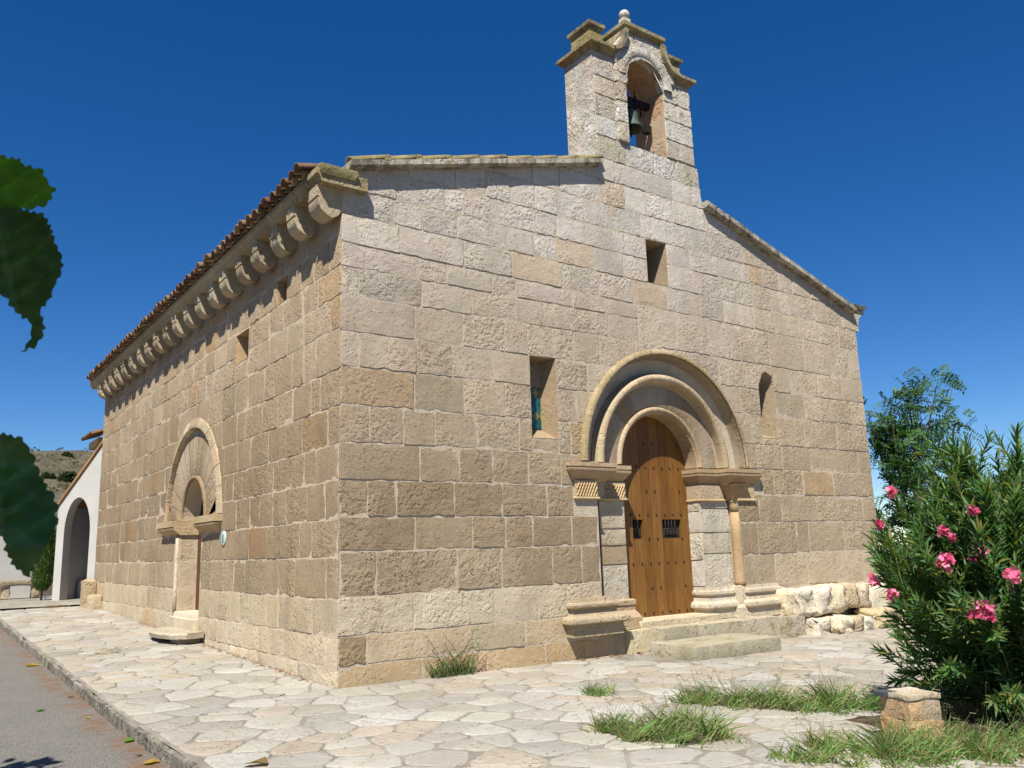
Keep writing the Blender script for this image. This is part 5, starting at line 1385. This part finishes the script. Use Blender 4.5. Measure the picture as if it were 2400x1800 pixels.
# --- dry leaves and litter
rng = random.Random(44)
def curled_leaf(name, x, y, z, s, c, label, cat='leaf', group=None):
    V = []; n = 9
    for i in range(n):
        a = 2*math.pi*i/n; r = s*(.55+.45*abs(math.cos(a*1.5)))*rng.uniform(.85, 1.1); V.append((math.cos(a)*r, math.sin(a)*r*.75, .004+.35*s*abs(math.sin(a+.4))**2*rng.uniform(.4, 1)))
    V.append((0, 0, .004)); F = [(i, (i+1) % n, n) for i in range(n)]
    o = MB().add(V, F, c).build(name, M_grass, None, False, label=label, cat=cat, group=group); o.location = (x, y, z); o.rotation_euler = (0, 0, rng.uniform(0, 6)); return o
def gpt(px, py, z):
    x = (px-1200)/1975.24; yv = -(py-900)/1975.24; d = (fw+rt2*x+up2*yv); t = (z-CAM.z)/d.z; P = CAM+d*t; return P
lf = [(305, 1738, .085, (.10, .22, .03), 'green and yellow fallen leaf on the road against the kerb'), (355, 1790, .08, (.34, .22, .05), 'ochre dry leaf on the road at the bottom edge'), (75, 1553, .11, (.36, .24, .06), 'crumpled ochre leaves on the road beside the kerb'),
      (95, 1665, .06, (.08, .20, .04), 'flat green leaf lying out on the asphalt'), (205, 1683, .035, (.36, .32, .05), 'small yellow leaf on the asphalt'), (10, 1484, .05, (.36, .30, .06), 'yellow leaf at the far left of the road'), (165, 1632, .05, (.22, .09, .04), 'brown leaf on the road midway along the kerb'), (325, 1772, .04, (.12, .10, .03), 'dark brown leaf between two others on the road')]
for px, py, s, c, lab in lf:
    P = gpt(px, py, -.115); P = gpt(px, py, road_z(P.x, P.y)); curled_leaf('fallen_leaf', P.x, P.y, road_z(P.x, P.y)+.004, s, c, lab, group='leaves lying on the road')
for px, py, s, c, lab in [(450, 1573, .05, (.42, .36, .06), 'yellow leaf on the paving near the kerb'), (605, 1796, .10, (.20, .13, .06), 'curled brown leaf on the paving at the bottom edge'), (1560, 1655, .04, (.26, .15, .08), 'small brown leaf in the paving between grass tufts')]:
    P = gpt(px, py, 0); curled_leaf('fallen_leaf', P.x, P.y, ground_z(P.x, P.y)+.018, s, c, lab, group='leaves lying on the paving')
for px, py, n, sp_, lab in [(130, 1425, 70, .16, 'heap of dry straw on the far paving'), (253, 1536, 50, .11, 'wisp of dry straw on the paving left of the side step')]:
    P = gpt(px, py, .2); P = gpt(px, py, ground_z(-1, P.y)); m = MB()
    for i in range(n):
        q = Vector((rng.gauss(0, sp_), rng.gauss(0, sp_*.8), rng.uniform(0, .06))); d = rv3(rng); d.z *= .2; m.add(*tube_vf([q, q+d*rng.uniform(.08, .2)], .003, 3, False), jit((.36, .25, .12), rng, .2))
    o = m.build('dry_straw', M_grass, None, label=lab, cat='straw'); o.location = (P.x, P.y, ground_z(P.x, P.y)+.01)
# rust-coloured dry petals drifted against the wall foot
dm = MB()
for i in range(420):
    if i < 280: y = rng.uniform(.6, 9.5); x = -.03-abs(rng.gauss(0, .07)); 
    else: x = rng.uniform(3.4, 7.0); y = -.1-abs(rng.gauss(0, .10))-(.35 if x > 4.9 else 0)
    if 5.0 < y < 7.0 and x > -.6: continue
    z = ground_z(x, y)+.02; s = rng.uniform(.012, .03); a = rng.uniform(0, 6)
    dm.add([(x+math.cos(a+k*1.57)*s, y+math.sin(a+k*1.57)*s, z+rng.uniform(0, .012)) for k in range(4)], [(0, 1, 2, 3)], jit(rng.choice([(.30, .13, .07), (.34, .19, .10), (.25, .12, .07)]), rng, .2))
dm.build('dry_petals', M_grass, None, False, kind='stuff', label='rust-coloured dry petals drifted along the wall foot', cat='litter')

# --- mulberry tree at the left edge: leaves close to the viewer
rng = random.Random(2)
TB = Vector((-6.6, -7.6, 0))
mul = empty('mulberry_tree', TB, label='mulberry tree whose large toothed leaves hang in at the left edge', cat='tree')
tk = MB(); tk.add(*tube_vf([(0, 0, -.2), (.05, 0, .8), (.0, .1, 1.7), (.15, .1, 2.3)], [.20, .15, .13, .11], 10))
limb = [Vector((.15, .1, 2.3)), Vector((.9, -.1, 2.75)), Vector((1.6, -.2, 2.75)), Vector((2.1, -.3, 2.45)), Vector((2.25, -.35, 2.05)), Vector((2.28, -.40, 1.6))]
tk.add(*tube_vf(limb, [.08, .05, .03, .014, .008, .005], 7))
for e in ((-.4, 1.2, 3.4), (1.2, 1.9, 3.5), (-1.0, -.6, 3.3), (.9, -1.2, 3.5), (1.62, 5.05, 3.2)):
    tk.add(*tube_vf([(.15, .1, 2.2), Vector((.15, .1, 2.3)).lerp(Vector(e), .5)+Vector((0, 0, .15)), e], [.07, .04, .015], 6))
tk.build('trunk', M_bark, mul, True)
def big_leaf(outline_px, dist, bend, tilt_, c, name='leaf'):
    """leaf with its own outline, built about its own centre, cupped and rippled"""
    pts = [view_point(px, py, dist) for px, py in outline_px]
    ctr = sum(pts, Vector())/len(pts); ax = -rt2; 
    O = [Vector(((p-ctr).dot(rt2), (p-ctr).dot(up2))) for p in pts]
    # serrate
    ser = []
    for i in range(len(O)):
        a, b2 = O[i], O[(i+1) % len(O)]; l = (b2-a).length; k = max(1, int(l/.0042)); nn = Vector(((b2-a).y, -(b2-a).x)).normalized() if l > 1e-6 else Vector((0, 0))
        for j in range(k): 
            q = a.lerp(b2, j/k); ser.append(q+nn*(.0026 if j % 2 else -.0016)*rng.uniform(.5, 1.2))
    xs_ = [p.x for p in ser]; ys_ = [p.y for p in ser]; ex = []
    gx = min(xs_)
    while gx < max(xs_):
        gy = min(ys_)
        while gy < max(ys_): ex.append((gx+rng.uniform(-.001, .001), gy+rng.uniform(-.001, .001))); gy += .0045
        gx += .0045
    rv_, F = cdt_sheet([(p.x, p.y) for p in ser], [], ex)
    V = []; Cc = []
    for p in rv_:
        dz = bend(p.x, p.y)+.0035*nz(p.x, p.y, 1, 60)
        # lateral veins as fine ridges
        vein = abs(math.sin((p.y+.55*abs(p.x))*150)); dz += .0012*vein
        q = ctr+rt2*p.x+up2*p.y+fw*dz+fw*(tilt_[0]*p.x+tilt_[1]*p.y); V.append(q-TB)
    mb = MB(); mb.add(V, F, c); mb.c = []
    for p in rv_:
        rib = math.exp(-(p.x+.02+.25*p.y)**2/.0000045)+.7*math.exp(-(((p.y-.7*abs(p.x+.02+.25*p.y))/.034) % 1-.5)**2/.0035)
        k = (1+.5*nz(p.x, p.y, 4, 45))*(1+.9*min(1, rib)); mb.c.append((c[0]*k*1.05, c[1]*k, c[2]*k, 0))
    bs = min(V, key=lambda q: (q+TB-CAM).dot(rt2)); lm = [limb[i].lerp(limb[i+1], t/6) for i in range(2, len(limb)-1) for t in range(7)]; e = min(lm, key=lambda q: (q-bs).length)
    MB().add(*tube_vf([bs, bs.lerp(e, .5)+Vector((0, 0, .02)), e], [.0018, .002, .0025], 5, False), (.1, .15, .04)).build('petiole', M_stem, mul, True)
    return mb.build(name, M_big, mul, True)
o1 = [(-120, 380), (-60, 352), (0, 362), (35, 366), (48, 388), (62, 384), (92, 396), (106, 425), (125, 442), (119, 465), (100, 484), (70, 492), (20, 505), (-50, 520), (-120, 500), (-150, 440)]
o2 = [(-130, 480), (-60, 470), (20, 478), (78, 492), (100, 522), (118, 552), (127, 575), (146, 602), (151, 622), (145, 648), (124, 670), (121, 694), (108, 700), (100, 716), (86, 726), (97, 745), (105, 768), (94, 792), (74, 815), (45, 826), (60, 800), (65, 774), (59, 750), (42, 746), (28, 730), (14, 714), (2, 692), (-40, 690), (-110, 650), (-150, 560)]
o3 = [(-120, 1040), (-40, 1015), (2, 1022), (30, 1028), (46, 1054), (57, 1080), (68, 1110), (92, 1140), (116, 1165), (131, 1194), (141, 1226), (137, 1262), (131, 1284), (115, 1306), (92, 1342), (75, 1338), (46, 1314), (35, 1280), (31, 1246), (22, 1200), (-10, 1170), (-70, 1160), (-130, 1120)]
o4 = [(-120, 1120), (-30, 1130), (10, 1150), (26, 1200), (24, 1240), (6, 1256), (-20, 1262), (-80, 1240), (-140, 1190)]
dkg = (.035, .085, .015)
big_leaf(o1, 1.02, lambda x, y: 1.2*x*x-.1*y, (.05, .35), (.085, .210, .016))  # sunlight on the upper leaf is put into its brighter green
big_leaf(o2, .98, lambda x, y: .012*math.cos(x*40)+.2*y*y, (-.04, .1), dkg)
big_leaf(o3, .93, lambda x, y: .014*math.sin(y*40+x*14), (-.04, .15), dkg)
big_leaf(o4, 1.0, lambda x, y: .01*math.sin(y*20), (.05, -.1), (.05, .11, .02))
# the rest of the crown, mostly outside the picture, shading those leaves
cr = MB()
def cordate(P, d, nrm, s, c, mb):
    d = d.normalized(); sd_ = d.cross(nrm).normalized(); nrm = sd_.cross(d)
    prof = [(.0, .0), (-.08, .25), (.05, .46), (.3, .52), (.55, .42), (.8, .2), (1.0, .0)]
    V = [P+d*s*a+sd_*s*b2+nrm*s*.15*abs(b2) for a, b2 in prof]+[P+d*s*a-sd_*s*b2+nrm*s*.15*abs(b2) for a, b2 in prof[1:-1]]+[P+d*s*.4]
    n = 12; loop = list(range(7))+list(range(11, 6, -1))
    mb.add(V, [(loop[i], loop[(i+1) % 12], 12) for i in range(12)], c)
def crown_pt():
    while True:
        q = Vector((rng.uniform(-1.6, 2.6), rng.uniform(-2.6, 1.4), rng.uniform(2.35, 3.9)))
        rel = q+TB-CAM; dx = rel.dot(rt2); dy = rel.dot(up2); dzv = rel.dot(fw)
        if dzv > .05 and abs(dx/dzv) < .72 and abs(dy/dzv) < .56: continue
        if rel.length < .5: continue
        return q
for i in range(620):
    q = crown_pt(); cordate(q, rv3(rng)+Vector((0, 0, -.9)), rv3(rng)+Vector((0, 0, .6)), rng.uniform(.11, .18), jit((.055, .12, .025), rng, .2), cr)
for i in range(115):          # added leaves out of view, placed towards the sun to shade the near leaves
    px, py = rng.uniform(-220, 150), rng.choice([rng.uniform(480, 860), rng.uniform(1010, 1360)]); P = view_point(px, py, .97)-SUN_DIR*rng.uniform(.35, 1.2)+rv3(rng)*.04
    rel = P-CAM; dzv = rel.dot(fw)
    if dzv > .02 and abs(rel.dot(rt2)/dzv) < .70 and abs(rel.dot(up2)/dzv) < .54: continue
    cordate(P-TB, rv3(rng)+Vector((0, 0, -.5)), -SUN_DIR+rv3(rng)*.5, rng.uniform(.11, .17), jit((.055, .12, .025), rng, .2), cr)
# a spray of leaves whose shadow reaches the road at the bottom left
for i in range(26):
    q = Vector((1.62, 5.05, 3.2))+Vector((rng.gauss(0, .16), rng.gauss(0, .16), rng.gauss(0, .08))); cordate(q, rv3(rng)+Vector((0, 0, -.7)), rv3(rng)+Vector((0, 0, .7)), .15, (.05, .11, .02), cr)
cr.build('crown', M_big, mul, False, kind='stuff')
